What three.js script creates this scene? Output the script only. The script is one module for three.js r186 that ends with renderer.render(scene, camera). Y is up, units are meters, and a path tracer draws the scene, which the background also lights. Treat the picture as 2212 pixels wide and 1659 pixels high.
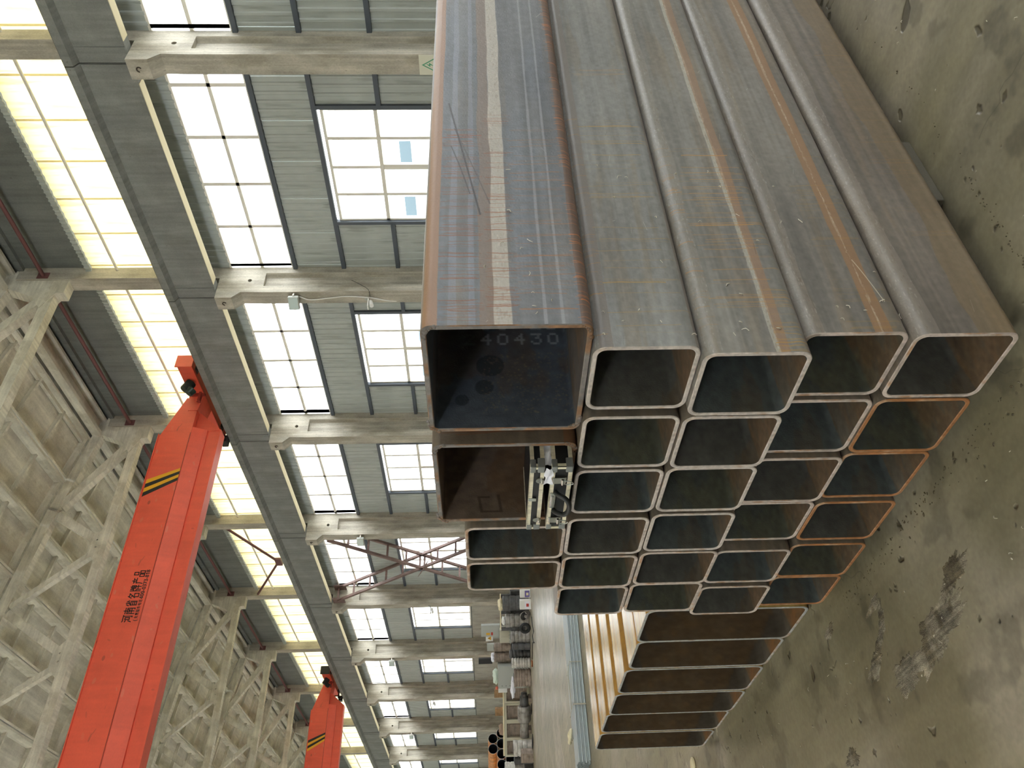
import * as THREE from 'three';
import { mergeGeometries } from 'three/addons/utils/BufferGeometryUtils.js';
import { RoundedBoxGeometry } from 'three/addons/geometries/RoundedBoxGeometry.js';
import { FontLoader } from 'three/addons/loaders/FontLoader.js';

// ---------------------------------------------------------------- camera, sky, exposure
const scene = new THREE.Scene();
const renderer = new THREE.WebGLRenderer({ antialias: true });
renderer.toneMapping = THREE.LinearToneMapping;
renderer.toneMappingExposure = 10.9;
renderer.shadowMap.enabled = true;
scene.background = new THREE.Color(0.93, 0.97, 1.0);            // bright overcast sky
const camera = new THREE.PerspectiveCamera(2 * Math.atan(829.5 / 1712) * 180 / Math.PI, 2212 / 1659, 0.05, 400);
camera.position.set(0, 1.56, 0);                                 // the photograph was taken with the phone turned on its side
camera.quaternion.setFromRotationMatrix(new THREE.Matrix4().makeBasis(
  new THREE.Vector3(-0.03697236, -0.99911923, 0.01984457),
  new THREE.Vector3(0.77214125, -0.01595567, 0.63525059),
  new THREE.Vector3(-0.63437445, 0.03880952, 0.77205109)));
scene.add(camera);

// ---------------------------------------------------------------- helpers
let seedN = 1;
const rng = (s) => { let a = s * 7919 + 13; return () => { a = (a + 0x6d2b79f5) | 0; let t = Math.imul(a ^ (a >>> 15), 1 | a); t = (t + Math.imul(t ^ (t >>> 7), 61 | t)) ^ t; return ((t ^ (t >>> 14)) >>> 0) / 4294967296; }; };
const R = rng(4242);
const rr = (a, b) => a + (b - a) * R();
const clamp = (v, a = 0, b = 1) => Math.min(b, Math.max(a, v));
const mix = (a, b, t) => a + (b - a) * t;
const sstep = (a, b, v) => { const t = clamp((v - a) / (b - a)); return t * t * (3 - 2 * t); };
const PERM = new Float32Array(65536); { const g = rng(99); for (let i = 0; i < 65536; i++) PERM[i] = g(); }
const hash = (x, y, s) => PERM[(Math.imul(x, 374761393) + Math.imul(y, 668265263) + Math.imul(s, 2147483647 ^ 1274126177) >>> 7) & 65535];
function vnoise(x, y, s, px, py) {                                // tileable value noise, period px, py
  const xi = Math.floor(x), yi = Math.floor(y); let fx = x - xi, fy = y - yi;
  fx = fx * fx * (3 - 2 * fx); fy = fy * fy * (3 - 2 * fy);
  const x0 = ((xi % px) + px) % px, y0 = ((yi % py) + py) % py, x1 = (x0 + 1) % px, y1 = (y0 + 1) % py;
  const a = hash(x0, y0, s), b = hash(x1, y0, s), c = hash(x0, y1, s), d = hash(x1, y1, s);
  return a + (b - a) * fx + (c - a) * fy + (a - b - c + d) * fx * fy;
}
function fbm(u, v, fx, fy, oct, s) {                              // u, v in 0..1
  let sum = 0, amp = 0.5, tot = 0;
  for (let o = 0; o < oct; o++) { sum += amp * vnoise(u * fx, v * fy, s + o * 17, fx, fy); tot += amp; amp *= 0.5; fx *= 2; fy *= 2; }
  return sum / tot;
}
function canvasOf(w, h, fn) {                                     // fn(u, v) -> [r, g, b] 0..255, v from the top
  const c = document.createElement('canvas'); c.width = w; c.height = h;
  const g = c.getContext('2d'), im = g.createImageData(w, h), d = im.data;
  for (let y = 0, i = 0; y < h; y++) for (let x = 0; x < w; x++, i += 4) { const p = fn(x / w, y / h); d[i] = p[0]; d[i + 1] = p[1]; d[i + 2] = p[2]; d[i + 3] = 255; }
  g.putImageData(im, 0, 0); return [c, g];
}
const TEX = new Map();
function tex(c, su = 1, sv = su, srgb = true) {                   // su, sv: metres that one copy covers
  const base = TEX.get(c) ?? new THREE.CanvasTexture(c); TEX.set(c, base);
  const t = base.clone(); t.wrapS = t.wrapT = THREE.RepeatWrapping; t.repeat.set(1 / su, 1 / sv);
  if (srgb) t.colorSpace = THREE.SRGBColorSpace; t.magFilter = THREE.LinearFilter; return t;
}
const std = (o) => new THREE.MeshStandardMaterial({ roughness: 0.8, metalness: 0, side: THREE.DoubleSide, ...o });
const phys = (o) => new THREE.MeshPhysicalMaterial({ roughness: 0.8, metalness: 0, side: THREE.DoubleSide, ...o });
const counts = {};
function numbered(n) { const k = counts[n] = (counts[n] ?? -1) + 1; return k ? `${n}_${String(k).padStart(3, '0')}` : n; }
function boxUV(g) {                                               // uv in metres, by the way each face points
  if (g.index) g = g.toNonIndexed();
  const p = g.attributes.position, n = p.count, uv = new Float32Array(n * 2), a = new THREE.Vector3(), b = new THREE.Vector3(), c = new THREE.Vector3(), e = new THREE.Vector3();
  for (let i = 0; i < n; i += 3) {
    a.fromBufferAttribute(p, i); b.fromBufferAttribute(p, i + 1); c.fromBufferAttribute(p, i + 2);
    e.crossVectors(b.clone().sub(a), c.clone().sub(a)); const x = Math.abs(e.x), y = Math.abs(e.y), z = Math.abs(e.z);
    [a, b, c].forEach((q, k) => { const [s, t] = x >= y && x >= z ? [q.z, q.y] : y >= z ? [q.z, q.x] : [q.x, q.y]; uv[(i + k) * 2] = s; uv[(i + k) * 2 + 1] = t; });
  }
  g.setAttribute('uv', new THREE.BufferAttribute(uv, 2)); return g;
}
const strip = (g) => { g = g.index ? g.toNonIndexed() : g; for (const k of Object.keys(g.attributes)) if (!['position', 'normal', 'uv'].includes(k)) g.deleteAttribute(k); if (!g.attributes.uv) g.setAttribute('uv', new THREE.BufferAttribute(new Float32Array(g.attributes.position.count * 2), 2)); return g; };
function join(list, keepUV = false) { const m = list.length === 1 ? strip(list[0]) : mergeGeometries(list.map(strip)); return keepUV ? m : boxUV(m); }
function mesh(name, geos, mat, parent = scene, keepUV = false) {
  const g = Array.isArray(geos) ? join(geos, keepUV) : (keepUV === 'asis' ? geos : join([geos], keepUV));
  const m = new THREE.Mesh(g, mat); m.name = parent === scene ? numbered(name) : name; m.castShadow = m.receiveShadow = true; parent.add(m); return m;
}
function piece(name, geo, mat, parent, pos, rot) {                // shares a ready geometry
  const m = new THREE.Mesh(geo, mat); m.name = name; m.castShadow = m.receiveShadow = true; if (pos) m.position.set(...pos); if (rot) m.rotation.set(...rot); parent.add(m); return m;
}
function thing(name, label, category, pos = [0, 0, 0], yaw = 0, group) {
  const o = new THREE.Group(); o.name = numbered(name); o.position.set(...pos); o.rotation.y = yaw; o.userData = { label, category }; if (group) o.userData.group = group; scene.add(o); return o;
}
function structure(name, pos = [0, 0, 0]) { const o = new THREE.Group(); o.name = name; o.position.set(...pos); o.userData.kind = 'structure'; scene.add(o); return o; }
function tag(o, label, category, group) { Object.assign(o.userData, { label, category }); if (group) o.userData.group = group; return o; }
const box = (x0, x1, y0, y1, z0, z1) => new THREE.BoxGeometry(Math.abs(x1 - x0), Math.abs(y1 - y0), Math.abs(z1 - z0)).translate((x0 + x1) / 2, (y0 + y1) / 2, (z0 + z1) / 2);
const rbox = (x0, x1, y0, y1, z0, z1, r = 0.01, s = 2) => new RoundedBoxGeometry(Math.abs(x1 - x0), Math.abs(y1 - y0), Math.abs(z1 - z0), s, r).translate((x0 + x1) / 2, (y0 + y1) / 2, (z0 + z1) / 2);
const V = (x, y, z) => new THREE.Vector3(x, y, z);
function bar(a, b, w, h = w, up = V(0, 1, 0)) {                   // a rectangular bar from a to b, w across and h along up
  a = V(...a); b = V(...b); const d = b.clone().sub(a), L = d.length(); d.normalize();
  const s = new THREE.Vector3().crossVectors(up, d).normalize(), u = new THREE.Vector3().crossVectors(d, s);
  return new THREE.BoxGeometry(w, h, L).applyMatrix4(new THREE.Matrix4().makeBasis(s, u, d).setPosition(a.clone().add(b).multiplyScalar(0.5)));
}
function rod(a, b, r, n = 10, r2 = r) {
  a = V(...a); b = V(...b); const d = b.clone().sub(a), L = d.length();
  return new THREE.CylinderGeometry(r2, r, L, n).applyQuaternion(new THREE.Quaternion().setFromUnitVectors(V(0, 1, 0), d.normalize())).translate(...a.clone().add(b).multiplyScalar(0.5).toArray());
}
const wire = (pts, r, seg = 48, n = 6, closed = false) => new THREE.TubeGeometry(new THREE.CatmullRomCurve3(pts.map((p) => V(...p)), closed), seg, r, n, closed);
function extrudeZ(pts, z0, z1, holes = [], bevel = 0) {           // outline in x, y
  const s = new THREE.Shape(pts.map((p) => new THREE.Vector2(p[0], p[1])));
  for (const [x, y, r] of holes) { const h = new THREE.Path(); h.absarc(x, y, r, 0, Math.PI * 2, true); s.holes.push(h); }
  return new THREE.ExtrudeGeometry(s, { depth: Math.abs(z1 - z0) - 2 * bevel, bevelEnabled: bevel > 0, bevelSize: bevel, bevelThickness: bevel, bevelSegments: 1, bevelOffset: -bevel, curveSegments: 10 }).translate(0, 0, Math.min(z0, z1) + bevel);
}
const lathe = (pts, n = 28) => new THREE.LatheGeometry(pts.map((p) => new THREE.Vector2(p[0], p[1])), n);
function lump(rx, ry, rz, seed, rough = 0.35, seg = 14) {         // a soft, creased heap
  const g = new THREE.SphereGeometry(1, seg * 2, seg), p = g.attributes.position;
  for (let i = 0; i < p.count; i++) { const x = p.getX(i), y = p.getY(i), z = p.getZ(i); const k = 1 + rough * (Math.sin(5 * x + seed) * Math.cos(4 * z - seed * 2) + 0.6 * Math.sin(9 * z + 7 * y + seed * 3) * 0.7); p.setXYZ(i, x * rx * k, y * ry * k, z * rz * k); }
  g.computeVertexNormals(); return g;
}

// ---------------------------------------------------------------- textures and materials
const bumpC = canvasOf(512, 512, (u, v) => { const n = fbm(u, v, 24, 24, 4, 5) * 0.7 + fbm(u, v, 5, 5, 3, 9) * 0.3; const k = 255 * n; return [k, k, k]; })[0];
const bumpT = (s) => tex(bumpC, s, s, false);
function concrete(seed, base, amp, vertical = true, dirt = 0.5, N = seed > 50 ? 384 : 1024) {
  const [c, g] = canvasOf(N, N, (u, v) => {
    const n = fbm(u, v, 6, 6, 5, seed) - 0.5, st = (vertical ? fbm(u, v, 40, 3, 4, seed + 3) : fbm(u, v, 3, 40, 4, seed + 3)) - 0.5, f = fbm(u, v, 120, 120, 2, seed + 8) - 0.5;
    const k = 1 + amp * (n * 1.3 + st * 1.1 + f * 0.5), stain = sstep(0.56, 0.72, fbm(u, v, 5, 4, 5, seed + 21)) * dirt;
    return [base[0] * k * (1 - 0.30 * stain), base[1] * k * (1 - 0.33 * stain), base[2] * k * (1 - 0.40 * stain)];
  });
  const q = rng(seed + 500);
  for (let i = 0; i < N / 11; i++) { g.fillStyle = `rgba(${q() < 0.5 ? '40,36,30' : '205,200,185'},${0.05 + 0.16 * q()})`; const x = q() * N, y = q() * N; g.beginPath(); g.ellipse(x, y, 1 + 5 * q(), 1 + 9 * q(), q() * 3, 0, 7); g.fill(); }
  return c;
}
const concA = concrete(11, [168, 163, 150], 0.24, true, 0.3), concB = concrete(23, [128, 130, 126], 0.15, true, 0.15), concC = concrete(37, [204, 201, 188], 0.18, false, 0.25);
const M = {
  column: std({ map: tex(concA, 2.2, 3.4), bumpMap: bumpT(0.5), bumpScale: 0.004, roughness: 0.9 }),
  beam: std({ map: tex(concB, 2.4, 2.4), bumpMap: bumpT(0.5), bumpScale: 0.004, roughness: 0.9 }),
  truss: std({ map: tex(concC, 2, 2), bumpMap: bumpT(0.4), bumpScale: 0.004, roughness: 0.92 }),
  slab: std({ map: tex(concC, 3.1, 3.1), bumpMap: bumpT(0.6), bumpScale: 0.003, roughness: 0.92, color: 0xffffff }),
  eaves: std({ map: tex(concB, 3, 3), roughness: 0.92, color: 0xd8dcdc }),
  dado: std({ map: tex(concrete(51, [160, 158, 149], 0.16, true, 0.3, 1024), 2.6, 2.6), bumpMap: bumpT(0.7), bumpScale: 0.004, roughness: 0.95 }),
  outside: std({ color: 0xd8dad6, roughness: 0.9 }), outsideGlass: std({ color: 0x46565e, roughness: 0.3 }), ground: std({ color: 0xa8a69d, roughness: 0.95 }),
  frame: std({ color: 0xe6e2d8, roughness: 0.55 }), girt: std({ color: 0x4c535c, roughness: 0.6 }),
  redpipe: std({ color: 0x6a4444, roughness: 0.6 }), redsteel: std({ map: tex(concrete(77, [114, 92, 86], 0.3, true, 0.4), 1.2, 1.2), roughness: 0.7 }),
  glass: phys({ color: 0xffffff, transmission: 1, thickness: 0, roughness: 0.02, ior: 1.45 }),
  crane: std({ map: tex(concrete(81, [232, 96, 72], 0.07, true, 0.08), 4, 2), roughness: 0.42 }), craneDark: std({ color: 0x9c3a30, roughness: 0.5 }),
  black: std({ color: 0x1b1c1d, roughness: 0.6 }), yellow: std({ color: 0xe6a81e, roughness: 0.5 }), darkgreen: std({ color: 0x2f3d38, roughness: 0.35, metalness: 0.4 }),
  white: std({ color: 0xe4e4e0, roughness: 0.6 }), cream: std({ color: 0xe2d7b6, roughness: 0.85 }), capGrey: std({ color: 0x8d908e, roughness: 0.4, metalness: 0.4 }), greybox: std({ color: 0xa9aca4, roughness: 0.5 }), beige: std({ color: 0xbdb9a4, roughness: 0.6 }),
  rail: std({ color: 0x4a423c, roughness: 0.5, metalness: 0.5 }), lens: std({ color: 0xbfd0cf, roughness: 0.15 }),
  alu: std({ map: tex(concrete(91, [238, 230, 206], 0.14, true, 0.25), 0.2, 0.2), roughness: 0.42, metalness: 0.35 }), chrome: std({ color: 0xc8c8c4, roughness: 0.22, metalness: 0.9 }),
  leather: std({ color: 0x17191b, roughness: 0.5 }), paper: std({ color: 0xe9e9f2, roughness: 0.85 }),
  galv: std({ color: 0xbcc6cc, roughness: 0.3, metalness: 0.25 }), strap: std({ color: 0xbab6a6, roughness: 0.7 }),
  rust: std({ color: 0x8a4a22, roughness: 0.9 }), bearer: std({ color: 0x5c574b, roughness: 0.9, bumpMap: bumpT(0.2), bumpScale: 0.002 }), wood: std({ map: tex(concrete(95, [150, 118, 84], 0.3, false, 0.3), 0.8, 0.8), roughness: 0.85 }),
  orangePipe: std({ map: tex(concrete(97, [196, 128, 58], 0.3, false, 0.5), 1.5, 1.5), roughness: 0.55 }), pipeInner: std({ color: 0x3a4048, roughness: 0.7 }), cutGrey: std({ color: 0xb8bab6, roughness: 0.5, metalness: 0.3 }),
  ragGreen: std({ color: 0xcfdccd, roughness: 0.95 }), ragRed: std({ color: 0xd0705c, roughness: 0.95 }), ragBrown: std({ color: 0xa08878, roughness: 0.95 }),
  dirt: std({ map: tex(concrete(99, [96, 88, 72], 0.8, true, 0.6), 0.3, 0.3), roughness: 1, bumpMap: bumpT(0.06), bumpScale: 0.004 }), chip: std({ color: 0xd8d2c2, roughness: 0.4, metalness: 0.4 }),
  label: std({ color: 0xd6a520, roughness: 0.6 }), labelRed: std({ color: 0xb43a30, roughness: 0.6 }), green: std({ color: 0x4e9a74, roughness: 0.6 }), signPlate: std({ color: 0xd3d2c0, roughness: 0.6 }), purple: std({ color: 0x6a5c9c, roughness: 0.6 }),
};
{ const c = canvasOf(512, 512, (u, v) => { const s = fbm(u, v, 70, 3, 4, 301) - 0.5, b = fbm(u, v, 4, 6, 4, 305) - 0.5, d = sstep(0.60, 0.78, fbm(u, v, 24, 3, 4, 311)), k = 1 + 0.10 * s + 0.10 * b; return [172 * k * (1 - 0.12 * d), 178 * k * (1 - 0.12 * d), 174 * k * (1 - 0.13 * d)]; })[0]; M.clad = std({ map: tex(c, 3.1, 2.3), roughness: 0.6 }); }
{ const c = canvasOf(1024, 1024, (u, v) => { const s = fbm(u, v, 50, 2, 4, 401), b = fbm(u, v, 6, 5, 5, 405), d = sstep(0.5, 0.72, s * 0.6 + b * 0.4), q = sstep(0.66, 0.8, fbm(u, v, 30, 3, 4, 411)); return [255 - 22 * q, mix(250, 241, d) - 30 * q, mix(224, 194, d) - 36 * q]; })[0];
  M.frp = phys({ map: tex(c, 3.05, 2.2), roughness: 1, transmission: 0.5, thickness: 0, color: 0xcfc8b2 }); }

// steel: u runs along the tube, v round it
function steelOuter(seed, P, L, o) {
  const W = o.w || 2048, H = o.h || 1024, b = o.base;
  const [c, g] = canvasOf(W, H, (u, v) => {
    const str = fbm(u, v, 3, 60, 4, seed) - 0.5, blo = fbm(u, v, 6, 5, 5, seed + 5) - 0.5, fin = fbm(u, v, 160, 90, 2, seed + 9) - 0.5, k = 1 + 0.34 * str + 0.24 * blo + 0.16 * fin;
    const r = sstep(0.60 - 0.14 * (o.rust ?? 0.5), 0.78, fbm(u, v, 9, 7, 5, seed + 31)) * 0.6 * (o.rust ?? 0.5) + sstep(0.58, 0.75, fbm(u, v, 5, 28, 4, seed + 41)) * 0.25, bl = sstep(0.5, 0.75, fbm(u, v, 4, 20, 4, seed + 51)) * (o.blue ?? 0.1);
    return [mix(mix(b[0], 124, r), 98, bl) * k, mix(mix(b[1], 104, r), 106, bl) * k, mix(mix(b[2], 78, r), 118, bl) * k];
  });
  const q = rng(seed + 77), X = (m) => m / L * W, Y = (m) => H - m / P * H;
  const band = (v0, v1, col, wob, a) => { g.globalAlpha = a; g.fillStyle = col; g.beginPath(); const n = 90, e = []; for (let i = 0; i <= n; i++) { const u = i / n; e.push([u * W, Y(v0 + wob * (fbm(u, 0.1, 9, 2, 4, seed + 61) - 0.5)), Y(v1 + wob * (fbm(u, 0.6, 11, 2, 4, seed + 67) - 0.5))]); } e.forEach((p, i) => i ? g.lineTo(p[0], p[1]) : g.moveTo(p[0], p[1])); e.reverse().forEach((p) => g.lineTo(p[0], p[2])); g.fill(); g.globalAlpha = 1; };
  for (const s of o.bands || []) { band(...s); }
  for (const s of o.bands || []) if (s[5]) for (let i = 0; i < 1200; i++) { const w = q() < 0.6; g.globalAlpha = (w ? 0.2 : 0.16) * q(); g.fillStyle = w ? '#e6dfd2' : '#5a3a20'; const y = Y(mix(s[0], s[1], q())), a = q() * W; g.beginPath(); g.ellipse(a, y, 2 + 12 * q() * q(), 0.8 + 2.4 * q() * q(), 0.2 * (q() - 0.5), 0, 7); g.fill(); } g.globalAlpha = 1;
  for (const [v0, v1, u0, u1, n, col, al] of o.drips || []) for (let i = 0; i < n; i++) {
    let x = X(mix(u0, u1, Math.pow(q(), 1.1))); const a = v0 + (v1 - v0) * 0.25 * q(), e = v1 - (v1 - v0) * 0.3 * q() * q(); g.strokeStyle = col; g.globalAlpha = al * (0.25 + 0.75 * q()); g.lineWidth = 1 + 2.4 * q() * q(); g.beginPath(); g.moveTo(x, Y(a)); for (let k = 1; k <= 7; k++) { x += (q() - 0.5) * 3.4; g.lineTo(x, Y(a + (e - a) * k / 7)); } g.stroke(); } g.globalAlpha = 1;
  for (let i = 0; i < (o.scratch ?? 60); i++) { g.strokeStyle = q() < 0.7 ? '#c9c4ba' : '#3a3430'; g.globalAlpha = 0.15 + 0.35 * q(); g.lineWidth = 0.8 + q(); const x = q() * W, y = q() * H; g.beginPath(); g.moveTo(x, y); g.lineTo(x + (q() - 0.3) * 60, y + (q() - 0.5) * 22); g.stroke(); } g.globalAlpha = 1;
  for (const [u0, v0, u1, v1, col, lw, al] of o.lines || []) { g.strokeStyle = col; g.lineWidth = lw; g.globalAlpha = al; g.beginPath(); g.moveTo(X(u0), Y(v0)); g.quadraticCurveTo(X(mix(u0, u1, 0.5) + 0.03), Y(mix(v0, v1, 0.55)), X(u1), Y(v1)); g.stroke(); } g.globalAlpha = 1;
  if (o.draw) o.draw(g, X, Y);
  return tex(c, L, P);
}
function steelInner(seed, base, rust, P, L, draw, rustCol = [104, 72, 44], wh = 0.25, bc = [116, 90, 66]) {
  const W = 1024, H = 512, [c, g] = canvasOf(W, H, (u, v) => { const bot = sstep(1 - wh - 0.004, 1 - wh + 0.004, 1 - v + 0.07 * (fbm(u, v, 8, 12, 5, seed + 13) - 0.5)) * (0.55 + 0.45 * sstep(0.4, 0.6, fbm(u, v, 24, 24, 4, seed + 15))); const k = 1 + 0.16 * (fbm(u, v, 5, 14, 5, seed) - 0.5) + 0.3 * (fbm(u, v, 110, 60, 2, seed + 3) - 0.5), r = sstep(0.60 - 0.2 * rust, 0.66 - 0.2 * rust, fbm(u, v, 9, 11, 6, seed + 7)) * (0.25 + 0.6 * rust) * (0.4 + 0.6 * fbm(u, v, 60, 60, 2, seed + 17)); return [mix(mix(base[0], rustCol[0], r), bc[0], bot * 0.75) * k, mix(mix(base[1], rustCol[1], r), bc[1], bot * 0.75) * k, mix(mix(base[2], rustCol[2], r), bc[2], bot * 0.75) * k]; });
  if (draw) draw(g, (m) => m / L * W, (m) => H - m / P * H); return tex(c, L, P);
}

// ---------------------------------------------------------------- hall: measures
const XF = 14.3, XW = 15.2, PITCH = 6.1, zc = (k) => -7.6 - PITCH * k, XL = -9.7, K0 = -1, K1 = 10, ZN = 15, ZE = zc(11) - 3;
const ORD = ['out of frame', 'nearest the camera', 'second', 'third', 'fourth', 'fifth', 'sixth', 'seventh', 'eighth', 'ninth', 'tenth', 'eleventh', 'twelfth'];
const nth = (k) => k === 0 ? 'the one nearest the camera' : `the ${ORD[k + 1]} from the camera`;
// ---- floor
{
  const c = canvasOf(2048, 2048, (u, v) => {
    const a = fbm(u, v, 4, 4, 6, 601) - 0.5, f = fbm(u, v, 300, 300, 2, 607) - 0.5, st = fbm(u, v, 5, 60, 4, 611) - 0.5, gr = sstep(0.52, 0.66, fbm(u, v, 7, 7, 5, 617)), ol = sstep(0.50, 0.68, fbm(u, v, 3, 3, 5, 621)), k = 1 + 0.30 * a + 0.12 * f + 0.20 * st - 0.16 * sstep(0.60, 0.72, fbm(u, v, 26, 26, 4, 631));
    return [mix(156, 132, ol) * k + 10 * gr, mix(148, 125, ol) * k + 10 * gr, mix(132, 102, ol) * k + 10 * gr];
  });
  const g = c[1], q = rng(64);
  const [bc, bg] = canvasOf(1024, 1024, (u, v) => { const n = 150 + 60 * (fbm(u, v, 8, 8, 5, 641) - 0.5) + 40 * (fbm(u, v, 90, 90, 3, 645) - 0.5); return [n, n, n]; });
  for (let i = 0; i < 520; i++) {                                    // chips and gouges knocked out of the concrete
    const x = q() * 2048, y = q() * 2048, s = 1 + 9 * Math.pow(q(), 4), t0 = q() * 6.283, el = 1 + 2.4 * q() * q(), path = [];
    for (let k = 0; k < 10; k++) { const t = k / 10 * 6.283, e = s * (0.45 + q()), a = Math.cos(t) * e * el, b = Math.sin(t) * e; path.push([x + a * Math.cos(t0) - b * Math.sin(t0), y + a * Math.sin(t0) + b * Math.cos(t0)]); }
    const light = q() > 0.88;
    for (const [c2, f, col, al] of [[g, 1, light ? '#d2cbb8' : '#4b4536', 0.35 + 0.4 * q()], [bg, 0.5, light ? '#e8e8e8' : '#202020', 0.9]]) { c2.globalAlpha = al; c2.fillStyle = col; c2.beginPath(); path.forEach((p) => c2.lineTo(p[0] * f, p[1] * f)); c2.fill(); }
  }
  for (let i = 0; i < 46; i++) { let x = q() * 2048, y = q() * 2048; const d = q() * 6.28, w = 1.5 + 4 * q() * q(), pts = [[x, y]]; for (let k = 0; k < 6 + 9 * q(); k++) { const e = d + (q() - 0.5) * 2.6; x += Math.cos(e) * 8; y += Math.sin(e) * 8; pts.push([x, y]); } for (const [c2, f, col, al] of [[g, 1, '#453f31', 0.45], [bg, 0.5, '#484848', 0.8]]) { c2.globalAlpha = al; c2.strokeStyle = col; c2.lineWidth = w * f; c2.beginPath(); pts.forEach((p, k) => k ? c2.lineTo(p[0] * f, p[1] * f) : c2.moveTo(p[0] * f, p[1] * f)); c2.stroke(); } } bg.globalAlpha = 1;
  for (let i = 0; i < 18; i++) { g.globalAlpha = 0.3; g.strokeStyle = '#3a3428'; g.lineWidth = 1 + q(); let x = q() * 2048, y = q() * 2048, d0 = q() * 6.28; g.beginPath(); g.moveTo(x, y); for (let k = 0; k < 12; k++) { const d = d0 + (q() - 0.5) * 1.8; x += Math.cos(d) * 16; y += Math.sin(d) * 16; g.lineTo(x, y); } g.stroke(); } g.globalAlpha = 1;
  M.floor = std({ map: tex(c[0], 4.2, 4.2), roughness: 0.38, bumpMap: tex(bc, 4.2, 4.2, false), bumpScale: 0.012 });
  const f = mesh('floor', box(XL - 0.6, XW + 0.4, -0.3, 0, ZE, ZN), M.floor); f.userData.kind = 'structure';
  const o = mesh('ground', box(XW + 0.4, 90, -0.3, -0.1, ZE - 30, ZN + 40), M.ground); o.userData.kind = 'structure';
}

// ---------------------------------------------------------------- hall: walls, windows, roof
function corrugated(w, h, pitch = 0.2, depth = 0.022, thick = 0.05) {       // lies in z (0..-w) and y (0..h), ribs towards -x
  const p = [[thick, 0]], n = Math.max(1, Math.round(w / pitch)), q = w / n;
  for (let i = 0; i < n; i++) p.push([0, i * q], [0, i * q + q * 0.55], [-depth, i * q + q * 0.65], [-depth, i * q + q * 0.9], [0, i * q + q]);
  p.push([thick, w]);
  const s = new THREE.Shape(p.map(([x, z]) => new THREE.Vector2(x, z)));
  return boxUV(new THREE.ExtrudeGeometry(s, { depth: h, bevelEnabled: false }).rotateX(-Math.PI / 2));   // shape y becomes -z, depth becomes y
}
const wallR = structure('wall_right');
mesh('dado', box(XW, XW + 0.3, 0, 2.16, ZE, ZN), M.dado, wallR);
mesh('coping', box(XW - 0.03, XW + 0.3, 2.16, 2.21, ZE, ZN), M.eaves, wallR);
const ceiling = structure('ceiling');
const sheetA = corrugated(1.0, 1.2), sheetB = corrugated(1.16, 2.72), sheetC = corrugated(1.45, 2.72), sheetD = corrugated(3.05, 1.5);
const girtLong = boxUV(box(XW - 0.09, XW + 0.02, -0.05, 0.05, -5.7, 0)), girtL = boxUV(box(XW - 0.09, XW + 0.02, -0.05, 0.05, -1.16, 0)), girtR = boxUV(box(XW - 0.09, XW + 0.02, -0.05, 0.05, -1.45, 0)), jamb = boxUV(box(XW - 0.09, XW + 0.02, 2.21, 4.93, -0.045, 0.045));
const paneU = boxUV(box(-0.003, 0.003, 0, 0.73, -1.14, 0)), paneLT = boxUV(box(-0.003, 0.003, 0, 1.02, -0.68, 0)), paneLB = boxUV(box(-0.003, 0.003, 0, 1.4, -0.68, 0));
const frpGeo = (() => { const g = new THREE.PlaneGeometry(1.06, 2.12, 22, 1).rotateY(-Math.PI / 2), p = g.attributes.position; for (let i = 0; i < p.count; i++) p.setX(i, 0.014 * Math.sin((p.getZ(i) / 1.06 + 0.5) * Math.PI * 11) + 0.012 * p.getZ(i)); g.computeVertexNormals(); return boxUV(g); })();
let winN = 0;
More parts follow.
